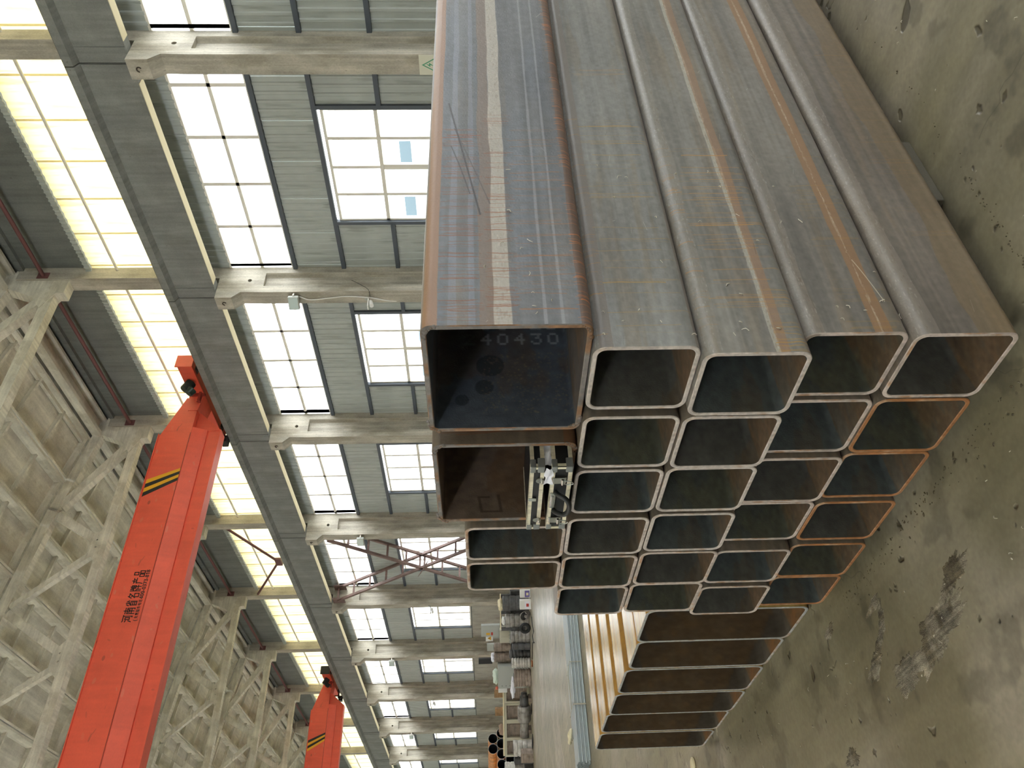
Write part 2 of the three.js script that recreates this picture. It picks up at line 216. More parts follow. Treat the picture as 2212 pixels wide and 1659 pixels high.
for (let k = -3; k <= K1; k++) {
  const zs = zc(k) - 0.4, z0 = zc(k) + 0.09;
  for (let i = 0; i < 6; i++) piece('cladding_sheet', sheetA, M.clad, wallR, [XW, 4.98, z0 - 0.02 - i * 1.0167]);
  for (let i = 0; i < 2; i++) piece('cladding_sheet', sheetD, M.clad, wallR, [XW, 7.82, z0 - i * 3.05]);
  piece('cladding_sheet', sheetB, M.clad, wallR, [XW, 2.21, zs - 0.02]); piece('cladding_sheet', sheetC, M.clad, wallR, [XW, 2.21, zc(k) - 4.7]);
  for (const y of [6.19, 4.98]) piece('girt', girtLong, M.girt, wallR, [0, y, zs]);
  piece('girt', girtL, M.girt, wallR, [0, 3.62, zs]); piece('girt', girtR, M.girt, wallR, [0, 3.62, zc(k) - 4.66]);
  piece('jamb', jamb, M.girt, wallR, [0, 0, zc(k) - 1.6]); piece('jamb', jamb, M.girt, wallR, [0, 0, zc(k) - 4.66]);
  // upper ribbon window: five panes wide, two high
  let w = structure(`window_${++winN}`, [XW + 0.03, 6.24, z0]);
  const fu = [box(-0.04, 0.04, 0, 0.05, -6.1, 0), box(-0.04, 0.04, 1.55, 1.6, -6.1, 0), box(-0.035, 0.035, 0.755, 0.83, -6.1, 0)];
  for (let i = 0; i <= 5; i++) fu.push(box(-0.035, 0.035, 0.05, 1.55, -i * 1.22 - 0.042, -i * 1.22 + 0.042));
  mesh('window_frame', fu, M.frame, w);
  for (let i = 0; i < 5; i++) for (const y of [0.045, 0.81]) piece('pane', paneU, M.glass, w, [0, y, -i * 1.22 - 0.04]);
  // lower window: four panes in a top row, two pairs of sliding panes below
  w = structure(`window_${++winN}`, [XW + 0.03, 2.21, zc(k) - 1.65]);
  const fl = [box(-0.05, 0.05, 0, 0.06, -2.97, 0), box(-0.05, 0.05, 2.6, 2.66, -2.97, 0), box(-0.05, 0.05, 1.46, 1.54, -2.97, 0), box(-0.05, 0.05, 0, 2.6, -0.05, 0), box(-0.05, 0.05, 0, 2.6, -2.97, -2.92)];
  for (let i = 1; i < 4; i++) fl.push(box(-0.03, 0.03, 1.54, 2.6, -i * 0.742 - 0.036, -i * 0.742 + 0.036), box(-0.03, 0.03, 0.06, 1.46, -i * 0.742 - (i === 2 ? 0.065 : 0.036), -i * 0.742 + (i === 2 ? 0.065 : 0.036)));
  mesh('window_frame', fl, M.frame, w);
  for (let i = 0; i < 4; i++) { piece('pane', paneLT, M.glass, w, [0, 1.56, -i * 0.742 - 0.03]); piece('pane', paneLB, M.glass, w, [i % 2 ? 0.012 : -0.012, 0.06, -i * 0.742 - 0.03]); }
  // translucent band above the crane beam
  w = structure(`window_${++winN}`, [XW + 0.03, 10.2, z0]);
  for (let i = 0; i < 6; i++) piece('translucent_sheet', frpGeo, M.frp, w, [0, 0, -0.508 - i * 1.0167]);
  mesh('mid_rail', [rod([-0.07, 0.42, 0], [-0.07, 0.42, -6.1], 0.035, 10), box(-0.05, 0.02, -1.06, -1.0, -6.1, 0)], M.frame, w);
}
mesh('end_panel', box(XW, XW + 0.15, 2.2, 13.4, zc(-3) + 0.09, ZN), M.clad, wallR); mesh('end_panel', box(XW, XW + 0.15, 2.2, 13.4, ZE, zc(K1 + 1) + 0.08), M.clad, wallR);
{ // eaves above the band: flashing sheet, fascia, edge channel
  const n = 24; for (let k = -3; k <= K1; k++) piece('flashing_sheet', corrFlash(), M.clad, wallR, [XW - 0.06, 11.24, zc(k) + 0.09]);
  mesh('fascia', [box(XW + 0.05, XW + 0.35, 11.3, 13.5, ZE, ZN), box(XW - 0.06, XW + 0.06, 12.9, 13.02, ZE, ZN)], M.eaves, wallR);
}
function corrFlash() { return (corrFlash.g ??= corrugated(6.1, 0.14, 0.12, 0.03, 0.02)); }
const yTC = (x) => { const d = Math.abs(x - 2.3), x2 = 2.3 + d; return x2 > 12 ? 13.08 + 0.19 * (14.8 - x2) : 13.612 + 0.12 * (12 - x2); };
{
  const ribs = [box(-0.74, 0.74, 0.25, 0.3, -3.03, 3.03)];
  for (const s of [-1, 1]) { ribs.push(extrudeZ([[s * 0.74, 0.25], [s * 0.74, 0.0], [s * 0.68, 0.0], [s * 0.60, 0.25]], -3.03, 3.03), box(-0.68, 0.68, 0.04, 0.26, s * 3.03, s * 2.90)); }
  for (const z of [-1.5, 0, 1.5]) ribs.push(box(-0.66, 0.66, 0.13, 0.26, z - 0.04, z + 0.04));
  const slab = join(ribs);
  const gut = join([box(-0.42, 0.42, 0.2, 0.26, -3.03, 3.03), box(-0.42, -0.3, 0, 0.22, -3.03, 3.03), box(0.12, 0.2, 0, 0.22, -3.03, 3.03)]);
  for (let k = -2; k <= K1; k++) for (let r = -1; r < 8; r++) {
    if (r < 0) { piece('roof_slab', gut, M.slab, ceiling, [14.94, 13.12, zc(k) - 0.2 - PITCH / 2]); continue; }
    const x = 14.5 - 0.75 - 1.5 * r, sl = Math.atan2(yTC(x - 0.3) - yTC(x + 0.3), 0.6);
    piece('roof_slab', slab, M.slab, ceiling, [x, yTC(x) + 0.3, zc(k) - 0.2 - PITCH / 2], [0, 0, -sl]);
  }
  mesh('roof_plate', [bar([2.6, 15.1, (ZN + ZE) / 2], [-7.7, yTC(-7.7) + 0.4, (ZN + ZE) / 2], ZN - ZE, 0.2), bar([-7.6, yTC(-7.7) + 0.4, (ZN + ZE) / 2], [-10.6, yTC(-10.2) + 0.4, (ZN + ZE) / 2], ZN - ZE, 0.2), bar([15.6, yTC(15) + 0.72, (zc(-2) + ZN) / 2], [2, 15.3, (zc(-2) + ZN) / 2], ZN - zc(-2) + 0.6, 0.2), bar([15.6, 13.62, (ZE + ZN) / 2], [14.3, 13.66, (ZE + ZN) / 2], ZN - ZE, 0.1)], M.slab, ceiling);
}
{ // the three walls out of frame
  const w = structure('wall_left'), x0 = XL - 0.3, x1 = XL;
  mesh('panel', [box(x0, x1, 0, 6.2, ZE, ZN), box(x0, x1, 7.8, 9.3, ZE, ZN), box(x0, x1, 11.3, 14, ZE, ZN)], M.clad, w);
  const pier = []; for (let z = ZN; z > ZE; z -= PITCH) pier.push(box(x0, x1, 6.2, 7.8, z - 0.6, z)); mesh('pier', pier, M.clad, w);
  const g = structure(`window_${++winN}`); mesh('pane', box(x0 + 0.15, x0 + 0.156, 6.2, 7.8, ZE, ZN), M.glass, g);  // unseen ribbon window, placed for the daylight it throws on columns and tubes

  const g2 = structure(`window_${++winN}`); mesh('translucent_sheet', new THREE.PlaneGeometry(ZN - ZE, 2).rotateY(Math.PI / 2).translate(x0 + 0.15, 10.3, (ZN + ZE) / 2), M.frp, g2);
  for (const [n, z] of [['wall_front', ZN], ['wall_back', ZE]]) { const addedGate = z > 0 ? [[6, 0], [6, 5.5], [12.5, 5.5], [12.5, 0]] : []; const m = mesh(n, extrudeZ([[x0, 0], ...addedGate, [XW + 0.4, 0], [XW + 0.4, 13.6], [2.3, 15.4], [x0, 13.6]], z, z + (z > 0 ? 0.3 : -0.3)), M.clad); m.userData.kind = 'structure'; }  // front wall opening is unseen, added to light column sides and tube faces
}
// ---------------------------------------------------------------- columns, crane beams, trusses
const colGeo = (() => {
  const web = new THREE.Shape([[14.3, -0.4], [15.2, -0.4], [15.2, -0.34], [14.98, -0.34], [14.92, -0.27], [14.58, -0.27], [14.52, -0.34], [14.52, -0.4]].map((p) => new THREE.Vector2(...p)));
  const I = new THREE.Shape([[14.3, 0], [14.52, 0], [14.58, -0.11], [14.92, -0.11], [14.98, 0], [15.2, 0], [15.2, -0.4], [14.98, -0.4], [14.92, -0.29], [14.58, -0.29], [14.52, -0.4], [14.3, -0.4]].map((p) => new THREE.Vector2(p[0], -p[1])));
  const shaft = new THREE.ExtrudeGeometry(I, { depth: 5.5, bevelEnabled: false }).rotateX(-Math.PI / 2).scale(1, 1, 1).translate(0, 1.4, 0);
  const s2 = shaft.clone();
  const foot = box(14.3, 15.2, 0, 1.4, -0.4, 0);
  const head = extrudeZ([[14.3, 6.9], [15.2, 6.9], [15.2, 9.3], [14.82, 9.3], [14.82, 8.02], [14.12, 8.02], [14.12, 7.62], [14.32, 7.42]], -0.4, 0, [[14.72, 7.26, 0.05]]);
  const wedge = (z, s) => { const g = new THREE.BufferGeometry(); const P = [[14.52, 6.9, z], [14.98, 6.9, z], [14.92, 6.72, z - s * 0.11], [14.58, 6.72, z - s * 0.11]]; g.setAttribute('position', new THREE.Float32BufferAttribute([0, 1, 2, 0, 2, 3].flatMap((i) => P[i]), 3)); g.computeVertexNormals(); return g; };
  return { low: join([s2, foot, head]), up: join([box(14.85, 15.25, 9.3, 13.0, -0.4, 0)]) };
})();
const anchorGeo = join([new THREE.TorusGeometry(0.045, 0.012, 8, 16, 4.2).rotateY(Math.PI / 2).translate(14.11, 7.82, -0.2)]);
const beamGeo = join([extrudeZ([[14.35, 8.03], [14.6, 8.03], [14.6, 8.9], [14.76, 9.04], [14.76, 9.2], [14.2, 9.2], [14.2, 9.04], [14.35, 8.97]], -PITCH + 0.012, -0.012, [], 0.008)]);
const endRib = join([box(14.33, 14.62, 8.035, 8.96, -0.32, -0.02), box(14.33, 14.62, 8.035, 8.96, -PITCH + 0.02, -PITCH + 0.32)]);
for (let k = 0; k <= K1; k++) {
  const c = thing('concrete_column', `grey concrete column with corbel on the window wall, ${nth(k)}`, 'column', [14.75, 0, zc(k) - 0.2], 0, 'concrete columns along the window wall');
  piece('shaft', colGeo.low, M.column, c, [-14.75, 0, 0.2]); piece('upper_shaft', colGeo.up, M.column, c, [-14.75, 0, 0.2]); piece('anchor_ring', anchorGeo, M.rail, c, [-14.75, 0, 0.2]);
}
const soffit = boxUV(box(14.352, 14.598, 8.018, 8.03, -PITCH + 0.42, -0.42));  // added cream strip: brightness of a lit soffit put into its colour
for (let k = -1; k < K1; k++) {
  const b = thing('crane_beam', `grey concrete crane runway beam on the column corbels, ${nth(k + 1)} of the row`, 'beam', [14.5, 8.03, zc(k) - 0.2 - PITCH / 2], 0, 'runway beams end to end above the windows');
  piece('girder', beamGeo, M.beam, b, [-14.5, -8.03, PITCH / 2]); piece('end_rib', endRib, M.beam, b, [-14.5, -8.03, PITCH / 2]); piece('lit_soffit_strip', soffit, M.cream, b, [-14.5, -8.03, PITCH / 2]);
}
tag(mesh('crane_rail', [box(14.4, 14.5, 9.2, 9.215, ZE, 10), box(14.44, 14.46, 9.215, 9.29, ZE, 10), box(14.42, 14.48, 9.29, 9.325, ZE, 10)], M.rail), 'long dark steel rail on top of the crane runway beams', 'rail');
{
  const half = (s) => (x) => 2.3 + s * (x - 2.3);
  const P = {}, t = 0.13;
  const both = (f) => [...f(half(1)), ...f(half(-1))];
  const sec = (X, a, b, h, w = 0.26) => bar([X(a[0]), a[1], 0], [X(b[0]), b[1], 0], w, h);
  P.bottom_chord = join([box(-10, 14.6, 11.93, 12.17, -t, t)]);
  P.end_block = [half(1), half(-1)].map((X) => join([extrudeZ([[15.2, 11.72], [14.42, 11.72], [14.42, 11.9], [13.9, 12.15], [14.3, 12.45], [14.6, 13.2], [15.2, 13.1]].map(([x, y]) => [X(x), y]), -t - 0.02, t + 0.02)]));
  P.top_chord = [half(1), half(-1)].map((X) => join([sec(X, [15.1, yTC(15.1) + 0.14], [11.95, yTC(12) + 0.14], 0.28), sec(X, [12.05, yTC(12) + 0.14], [2.25, yTC(2.3) + 0.14], 0.28)]));
  P.diagonal = both((X) => [[[14.3, 12.2], [12.1, 13.6], 0.22, 0.24], [[11.85, 13.62], [10.95, 12.15], 0.24, 0.14], [[10.75, 12.15], [9.1, 13.95], 0.15, 0.18], [[8.95, 13.98], [7.78, 12.15], 0.22, 0.13], [[7.6, 12.15], [6.0, 14.3], 0.15, 0.16], [[5.85, 14.3], [4.6, 12.15], 0.2, 0.13], [[4.4, 12.15], [2.5, 14.7], 0.14, 0.16]].map(([a, b, h, w]) => join([sec(X, a, b, h, w)])));
  P.gusset = both((X) => [10.86, 7.69, 4.5].map((x) => join([extrudeZ([[x - 0.55, 12.12], [x - 0.2, 12.42], [x + 0.2, 12.42], [x + 0.55, 12.12]].map(([a, b]) => [X(a), b]), -0.11, 0.11, [[X(x - 0.08), 12.22, 0.025], [X(x + 0.14), 12.24, 0.025]])])));
  for (let k = 0; k <= K1; k++) {
    const tr = thing('roof_truss', `pale concrete roof truss spanning the hall on the columns, ${nth(k)}`, 'truss', [2.3, 11.72, zc(k) - 0.2], 0, 'concrete roof trusses across the hall');
    for (const [n, g] of Object.entries(P)) for (const q of Array.isArray(g) ? g : [g]) piece(n, q, M.truss, tr, [-2.3, -11.72, 0]);
  }
}
for (let k = 0; k < K1; k++) tag(mesh('tie_pipe', [rod([14.96, 12.36, zc(k) - 0.42], [14.96, 12.36, zc(k + 1) + 0.02], 0.05, 10), box(14.86, 15.06, 12.22, 12.5, zc(k) - 0.42, zc(k) - 0.41), box(14.86, 15.06, 12.22, 12.5, zc(k + 1) + 0.01, zc(k + 1) + 0.02)], M.redpipe), `red-brown tie pipe under the eaves between truss ends, ${nth(k)}`, 'pipe', 'tie pipes under the eaves');
{ // V brace in the translucent band
  const b = thing('band_brace', 'V-shaped grey pipe brace before the yellow translucent band, above the lattice brace', 'brace', [14.93, 9.75, -29.1]);
  mesh('pipe', rod([0, 0, 0], [0, 1.38, 2.795], 0.05, 8), M.redpipe, b); mesh('pipe', rod([0, 0, 0], [0, 1.46, -2.895], 0.05, 8), M.redpipe, b); mesh('foot_plate', box(-0.05, 0.05, -0.12, 0.12, -0.25, 0.25), M.redpipe, b);
}
{ // lattice cross brace between the fourth and the fifth column
  const b = thing('lattice_brace', 'red-brown steel lattice cross brace between two columns, in front of the windows', 'brace', [14.7, 2, -29]);
  const o = V(14.7, 2, -29), L = (x, y, z) => [x - o.x, y - o.y, z - o.z];
  const xs = [14.42, 15.0], A0 = [7.75, -31.75], A1 = [1.2, -26.75], B0 = [7.35, -26.5], B1 = [1.2, -31.0];
  for (const [p, q, n] of [[A0, A1, 9], [B0, B1, 9]]) {
    for (const x of xs) mesh('chord', bar(L(x, p[0], p[1]), L(x, q[0], q[1]), 0.1, 0.1, V(1, 0, 0)), M.redsteel, b);
    const ru = []; for (let i = 0; i <= n; i++) { const t = i / n; ru.push(bar(L(xs[0], mix(p[0], q[0], t), mix(p[1], q[1], t)), L(xs[1], mix(p[0], q[0], t), mix(p[1], q[1], t)), 0.075, 0.075)); }
    ru.forEach((r) => mesh('rung', r, M.redsteel, b));
  }
  mesh('gusset_plate', [extrudeZ([[-0.75, -0.28], [0.4, 0.12], [0.75, 0.28], [-0.4, -0.12]], -0.015, 0.015).rotateY(Math.PI / 2).translate(...L(14.37, 3.95, -28.85))], M.redsteel, b);
  for (const x of xs) mesh('end_plate', box(x - 0.015 - o.x, x + 0.015 - o.x, 7.45 - o.y, 7.95 - o.y, -31.97 - o.z, -31.5 - o.z), M.redsteel, b);
}
// ---------------------------------------------------------------- bridge cranes
const GLYPH = {
  he: [[.5, 9.5, 2, 9], [.5, 6.8, 2, 6.3], [.5, 1.2, 2, 3.8], [3.2, 9.2, 9.8, 9.2], [8.6, 9.2, 8.6, .8], [8.6, .8, 7.4, .8], [3.8, 7, 6.6, 7], [6.6, 7, 6.6, 3], [3.8, 3, 6.6, 3], [3.8, 7, 3.8, 3]],
  nan: [[1, 8.6, 9, 8.6], [5, 10, 5, 7], [1, 6.8, 9, 6.8], [1, 6.8, 1, 0], [9, 6.8, 9, 0], [9, 0, 7.8, 0], [3.4, 6, 4, 5], [6.6, 6, 6, 5], [2.8, 4.8, 7.2, 4.8], [2.4, 2.8, 7.6, 2.8], [5, 4.8, 5, .4]],
  sheng: [[5, 10, 5, 7], [2.8, 9.4, 1.4, 7.4], [7.2, 9.4, 8.8, 7.4], [6.8, 7.6, 2, 5.6], [2.4, 5.6, 8, 5.6], [2.4, 5.6, 2.4, 0], [8, 5.6, 8, 0], [2.4, 3.8, 8, 3.8], [2.4, 2, 8, 2], [2.4, .2, 8, .2]],
  ming: [[4, 10, 1.4, 6.8], [3.4, 8.8, 8, 8.8], [8, 8.8, 2, 3.6], [3.6, 6.8, 5.2, 5.8], [3.4, 4.2, 8.6, 4.2], [3.4, 4.2, 3.4, .2], [8.6, 4.2, 8.6, .2], [3.4, .2, 8.6, .2]],
  pai: [[1, 9.6, 1, 0], [3.4, 9.6, 3.4, 6.8], [1, 6.8, 4, 6.8], [1, 4.2, 3.4, 4.2], [3.4, 4.2, 3.4, 0], [5, 8.8, 9, 8.8], [5, 8.8, 5, 5], [9, 8.8, 9, 5], [5, 6.9, 9, 6.9], [5, 5, 9, 5], [7, 9.8, 7, 5], [4.6, 2.8, 9.6, 2.8], [7.6, 4.6, 7.6, 0]],
  chan: [[5, 10, 5, 8.6], [1.6, 8.6, 8.8, 8.6], [3.4, 8, 4, 6.4], [6.8, 8, 6, 6.4], [1.6, 6, 9.2, 6], [2, 6, 2, 3], [2, 3, 1, 0]],
  pin: [[3, 10, 7, 10], [3, 10, 3, 6], [7, 10, 7, 6], [3, 6, 7, 6], [.6, 4.4, 4.2, 4.4], [.6, 4.4, .6, 0], [4.2, 4.4, 4.2, 0], [.6, 0, 4.2, 0], [5.8, 4.4, 9.4, 4.4], [5.8, 4.4, 5.8, 0], [9.4, 4.4, 9.4, 0], [5.8, 0, 9.4, 0]],
  mian: [[4, 10, 2, 7.5], [3.4, 8.8, 7, 8.8], [2.4, 7, 8, 7], [2.4, 7, 2.4, 4.4], [8, 7, 8, 4.4], [2.4, 4.4, 8, 4.4], [5, 7, 4.4, 3], [4.4, 3, 1, 0], [6, 4.4, 6, .6], [6, .6, 9.4, .6], [9.4, .6, 9.4, 2]],
  fei: [[1.4, 9, 8.4, 9], [8.4, 9, 8.4, 7.6], [1.4, 7.6, 8.4, 7.6], [1.4, 7.6, 1.4, 6.2], [1.4, 6.2, 9, 6.2], [4, 10, 3.4, 5], [6.2, 10, 6.2, 5], [2.6, 4.6, 7.6, 4.6], [2.6, 4.6, 2.6, 1.6], [7.6, 4.6, 7.6, 1.6], [5, 3.6, 2, 0], [6, 1.6, 8.6, 0]],
  fu: [[1, 9.6, 1, 2], [1, 2, .4, 0], [3.6, 9.6, 3.6, .4], [1, 9.6, 3.6, 9.6], [1, 6.6, 3.6, 6.6], [1, 4, 3.6, 4], [5.4, 9.6, 9, 9.6], [5.4, 9.6, 5.4, 0], [9, 9.6, 9, 7], [5.4, 5.4, 9, 5.4], [9, 5.4, 6.4, 0], [6.4, 4, 9.6, 0]],
  wu: [[4, 10, 1.6, 6.6], [3.4, 8.8, 7.6, 8.8], [7.6, 8.8, 1, 5], [3.4, 7.8, 9, 5], [2.4, 3.8, 8, 3.8], [8, 3.8, 7.4, .4], [7.4, .4, 6, .6], [5, 5, 4.4, 3], [4.4, 3, 1.6, 0]],
  dian: [[1.6, 8.2, 8.4, 8.2], [1.6, 8.2, 1.6, 3.4], [8.4, 8.2, 8.4, 3.4], [1.6, 5.8, 8.4, 5.8], [1.6, 3.4, 8.4, 3.4], [5, 10, 5, 1], [5, .6, 9.4, .6], [9.4, .6, 9.4, 2]],
  hua: [[1.4, 9.4, 2.4, 8.4], [.6, 6.4, 2.4, 6.4], [2.4, 6.4, 2.4, 1.4], [2.4, 1.4, 3.6, 2.4], [8.6, 9.8, 4.6, 9], [4, 7, 9.6, 7], [6.8, 9.4, 6.8, 4.2], [5, 4.2, 8.8, 4.2], [5, 4.2, 5, .4], [8.8, 4.2, 8.8, .4], [5, .4, 8.8, .4]],
};
function glyphs(list, x, y, w, h, pitch, lw) {
  const out = [];
  list.forEach((n, i) => { for (const [a, b, c, d] of GLYPH[n]) { const p = [x + i * pitch + a / 10 * w, y + b / 10 * h, 0], q = [x + i * pitch + c / 10 * w, y + d / 10 * h, 0], l = Math.hypot(q[0] - p[0], q[1] - p[1]) || 1, e = lw / 2 / l; out.push(bar([p[0] - (q[0] - p[0]) * e, p[1] - (q[1] - p[1]) * e, 0], [q[0] + (q[0] - p[0]) * e, q[1] + (q[1] - p[1]) * e, 0], 0.003, lw, V(-(q[1] - p[1]), q[0] - p[0], 0))); } });
  return out;
}
const font = await new FontLoader().loadAsync('fonts/droid/droid_sans_bold.typeface.json');
function lettering(text, size, w) { const g = new THREE.ExtrudeGeometry(font.generateShapes(text, size), { depth: 0.003, bevelEnabled: false, curveSegments: 3 }); g.computeBoundingBox(); const s = w / (g.boundingBox.max.x - g.boundingBox.min.x); return g.scale(s, 1, 1); }
function crane(z, label, first) {
  const c = thing('bridge_crane', label, 'crane', [14.45, 9.325, z], 0), ox = 14.45, oy = 9.325, S = (pts) => pts.map(([x, y]) => [x - ox, y - oy]);
  const gd = mesh('girder', extrudeZ(S([[14.2, 9.84], [12.88, 10.31], [-8.3, 10.31], [-9.6, 9.84], [-9.6, 9.48], [14.2, 9.48]]), -0.34, 0.34), M.crane, c);
  mesh('girder_flange', [box(12.95 - ox, -8.4 - ox, 10.31 - oy, 10.33 - oy, -0.38, 0.38)], M.crane, gd);
  const low = (pts) => { const s = new THREE.Shape(pts.map(([a, b]) => new THREE.Vector2(a, b))); return new THREE.ExtrudeGeometry(s, { depth: 22.4, bevelEnabled: false }).rotateY(Math.PI / 2); };
  mesh('lower_chord', [low([[0.33, 9.478], [0.17, 9.12], [-0.17, 9.12], [-0.33, 9.478]]).translate(-9.2 - ox, -oy, 0), low([[0.11, 9.12], [0.11, 8.8], [0.18, 8.79], [0.18, 8.75], [-0.18, 8.75], [-0.18, 8.79], [-0.11, 8.8], [-0.11, 9.12]]).translate(-9.2 - ox, -oy, 0),
    extrudeZ(S([[13.2, 8.76], [13.2, 9.48], [13.85, 9.48]]), -0.13, 0.13)], M.crane, c);
  mesh('weld_rib', [box(7.3 - ox, 7.31 - ox, 9.12 - oy, 9.48 - oy, -0.335, -0.33), box(-9 - ox, 13 - ox, 9.484 - oy, 9.5 - oy, 0.34, 0.343)], M.craneDark, c);
  const car = mesh('end_carriage', [rbox(14.3 - ox, 14.62 - ox, 0.06, 0.46, -1.75, 1.6, 0.015), extrudeZ(S([[14.3, 9.38], [14.3, 9.8], [13.75, 9.72], [13.75, 9.46]]), -0.36, 0.36)], M.crane, c);
  for (const q of [1.6, -1.78]) mesh('end_plate', box(14.26 - ox, 14.66 - ox, 0.04, 0.5, q, q + 0.03), first ? M.crane : M.black, car);
  for (const zz of [1.25, -1.4]) mesh('wheel', new THREE.CylinderGeometry(0.14, 0.14, 0.12, 20).rotateZ(Math.PI / 2).translate(0, 0.14, zz), M.rail, car);
  const mo = mesh('drive_motor', [new THREE.CylinderGeometry(0.13, 0.13, 0.3, 18).rotateZ(1.1).translate(14.12 - ox, 0.3, 0.95), new THREE.CylinderGeometry(0.1, 0.13, 0.16, 18).rotateZ(1.1).translate(13.93 - ox, 0.2, 0.95)], first ? M.darkgreen : M.black, c);
  mesh('cooling_fins', Array.from({ length: 7 }, (_, i) => new THREE.CylinderGeometry(0.142, 0.142, 0.012, 18).translate(0, -0.12 + i * 0.04, 0).rotateZ(1.1).translate(14.12 - ox, 0.3, 0.95)), M.black, mo);
  mesh('bracket', [box(14.0 - ox, 14.3 - ox, 0.1, 0.16, 0.3, 0.5), box(14.24 - ox, 14.3 - ox, 0.02, 0.4, 0.36, 0.44), ...[0, 1, 2, 3].map((i) => rod([14.02 + i * 0.07 - ox, 0.16, 0.4], [14.02 + i * 0.07 - ox, 0.2, 0.4], 0.018, 6))], M.craneDark, c);
  mesh('collector', [rbox(13.95 - ox, 14.18 - ox, -0.16, 0.02, -1.72, -1.42, 0.02), rod([14.06 - ox, -0.08, -1.42], [14.06 - ox, -0.08, -1.3], 0.05, 12), box(14.1 - ox, 14.32 - ox, 0.02, 0.08, -1.65, -1.5)], M.black, c);
  // four slanted stripes on the near face
  for (let i = 0; i < 4; i++) { const t = (q) => mix(11.503, 10.985, q), b = (q) => mix(11.847, 11.461, q), q0 = i / 4, q1 = (i + 1) / 4; mesh('stripe', extrudeZ(S([[t(q0), 10.29], [b(q0), 9.5], [b(q1), 9.5], [t(q1), 10.29]]), 0.342, 0.345), (i % 2 === (first ? 0 : 1)) ? M.yellow : M.black, gd); }
  if (first) {
    mesh('lettering', glyphs(['he', 'nan', 'sheng', 'ming', 'pai', 'chan', 'pin'], 7.64 - ox, 9.665 - oy, 0.165, 0.235, 0.187, 0.021).map((g) => g.translate(0, 0, 0.3435)), M.black, gd);
    mesh('lettering', [...glyphs(['mian', 'fei', 'fu', 'wu', 'dian', 'hua'], 7.72 - ox, 9.555 - oy, 0.066, 0.075, 0.079, 0.0075).map((g) => g.translate(0, 0, 0.3435)), lettering('400-0373-818', 0.088, 0.74).translate(8.2 - ox, 9.552 - oy, 0.342), lettering('(', 0.085, 0.03).translate(7.66 - ox, 9.555 - oy, 0.342)], M.black, gd);
  }
  return c;
}
crane(-18.02, 'orange-red overhead bridge crane girder with black lettering, the nearer one', true);
crane(-41.54, 'orange-red overhead bridge crane girder without lettering, the farther one', false);

// ---------------------------------------------------------------- steel tubes
function loopOf(y0, y1, z0, z1, r, n = 6) {                       // from the near bottom corner up the near face, over the top, down the far face; last point closes
  const pts = []; let v = 0;
  const corner = (cy, cz, a0) => { for (let i = 0; i <= n; i++) { const a = a0 + i / n * Math.PI / 2; pts.push({ y: cy + r * Math.sin(a), z: cz + r * Math.cos(a), ny: Math.sin(a), nz: Math.cos(a) }); } };
  corner(y0 + r, z0 - r, -Math.PI / 2); corner(y1 - r, z0 - r, 0); corner(y1 - r, z1 + r, Math.PI / 2); corner(y0 + r, z1 + r, Math.PI);
  pts.push({ ...pts[0] }); pts.forEach((p, i) => { if (i) v += Math.hypot(p.y - pts[i - 1].y, p.z - pts[i - 1].z); p.v = v; }); return pts;
}
function loft(A, xa, B, xb, flat, uOff = 0, segs = 1) {
  const pos = [], nor = [], uv = [], P = (p, x) => pos.push(x, p.y, p.z);
  for (let s = 0; s < segs; s++) for (let i = 0; i < A.length - 1; i++) {
    const a = A[i], b = A[i + 1], c = B[i], d = B[i + 1], x0 = mix(xa, xb, s / segs), x1 = mix(xa, xb, (s + 1) / segs);
    const q6 = [[a, x0], [b, x0], [d, x1], [a, x0], [d, x1], [c, x1]]; if (flat > 0) { [q6[1], q6[2]] = [q6[2], q6[1]]; [q6[4], q6[5]] = [q6[5], q6[4]]; }
    for (const [q, x] of q6) { P(q, x); nor.push(0, q.ny * flat, q.nz * flat); uv.push(x + uOff, q.v); }
  }
  const g = new THREE.BufferGeometry(); g.setAttribute('position', new THREE.Float32BufferAttribute(pos, 3)); g.setAttribute('normal', new THREE.Float32BufferAttribute(nor, 3)); g.setAttribute('uv', new THREE.Float32BufferAttribute(uv, 2)); return g;
}
const shift = (L, k) => L.map((p) => ({ ...p, y: p.y + p.ny * k, z: p.z + p.nz * k }));
function tube(name, label, group, o) {                            // x: near end, len, y, h, zn, w, r, t, outer, inner, cut
  const t = thing(name, label, 'steel tube', [o.x, o.y, o.zn - o.w / 2], 0, group), h = o.h, w = o.w / 2;
  const O = loopOf(0, h, w, -w, o.r), I = loopOf(o.t, h - o.t, w - o.t, -w + o.t, Math.max(0.006, o.r - o.t * (o.sharp ?? 0.9))), c = 0.0025;
  mesh('outer_wall', loft(O, c, O, o.len - c, 1, o.u ?? 0), o.outer, t, true);
  mesh('inner_wall', loft(I, c, I, o.len - c, -1, 0), o.inner, t, true);
  const rim = (x, s) => [loft(O, x + s * c, shift(O, -c), x, 1), loft(shift(O, -c), x, shift(I, c), x, 1), loft(shift(I, c), x, I, x + s * c, -1)];
  for (const q of [rim(0, 1), rim(o.len, -1)]) mesh('cut_end', boxUV(mergeGeometries(q.map((e) => { e.deleteAttribute('normal'); return strip((e.computeVertexNormals(), e)); }))), o.cut, t, 'asis');
  return t;
}
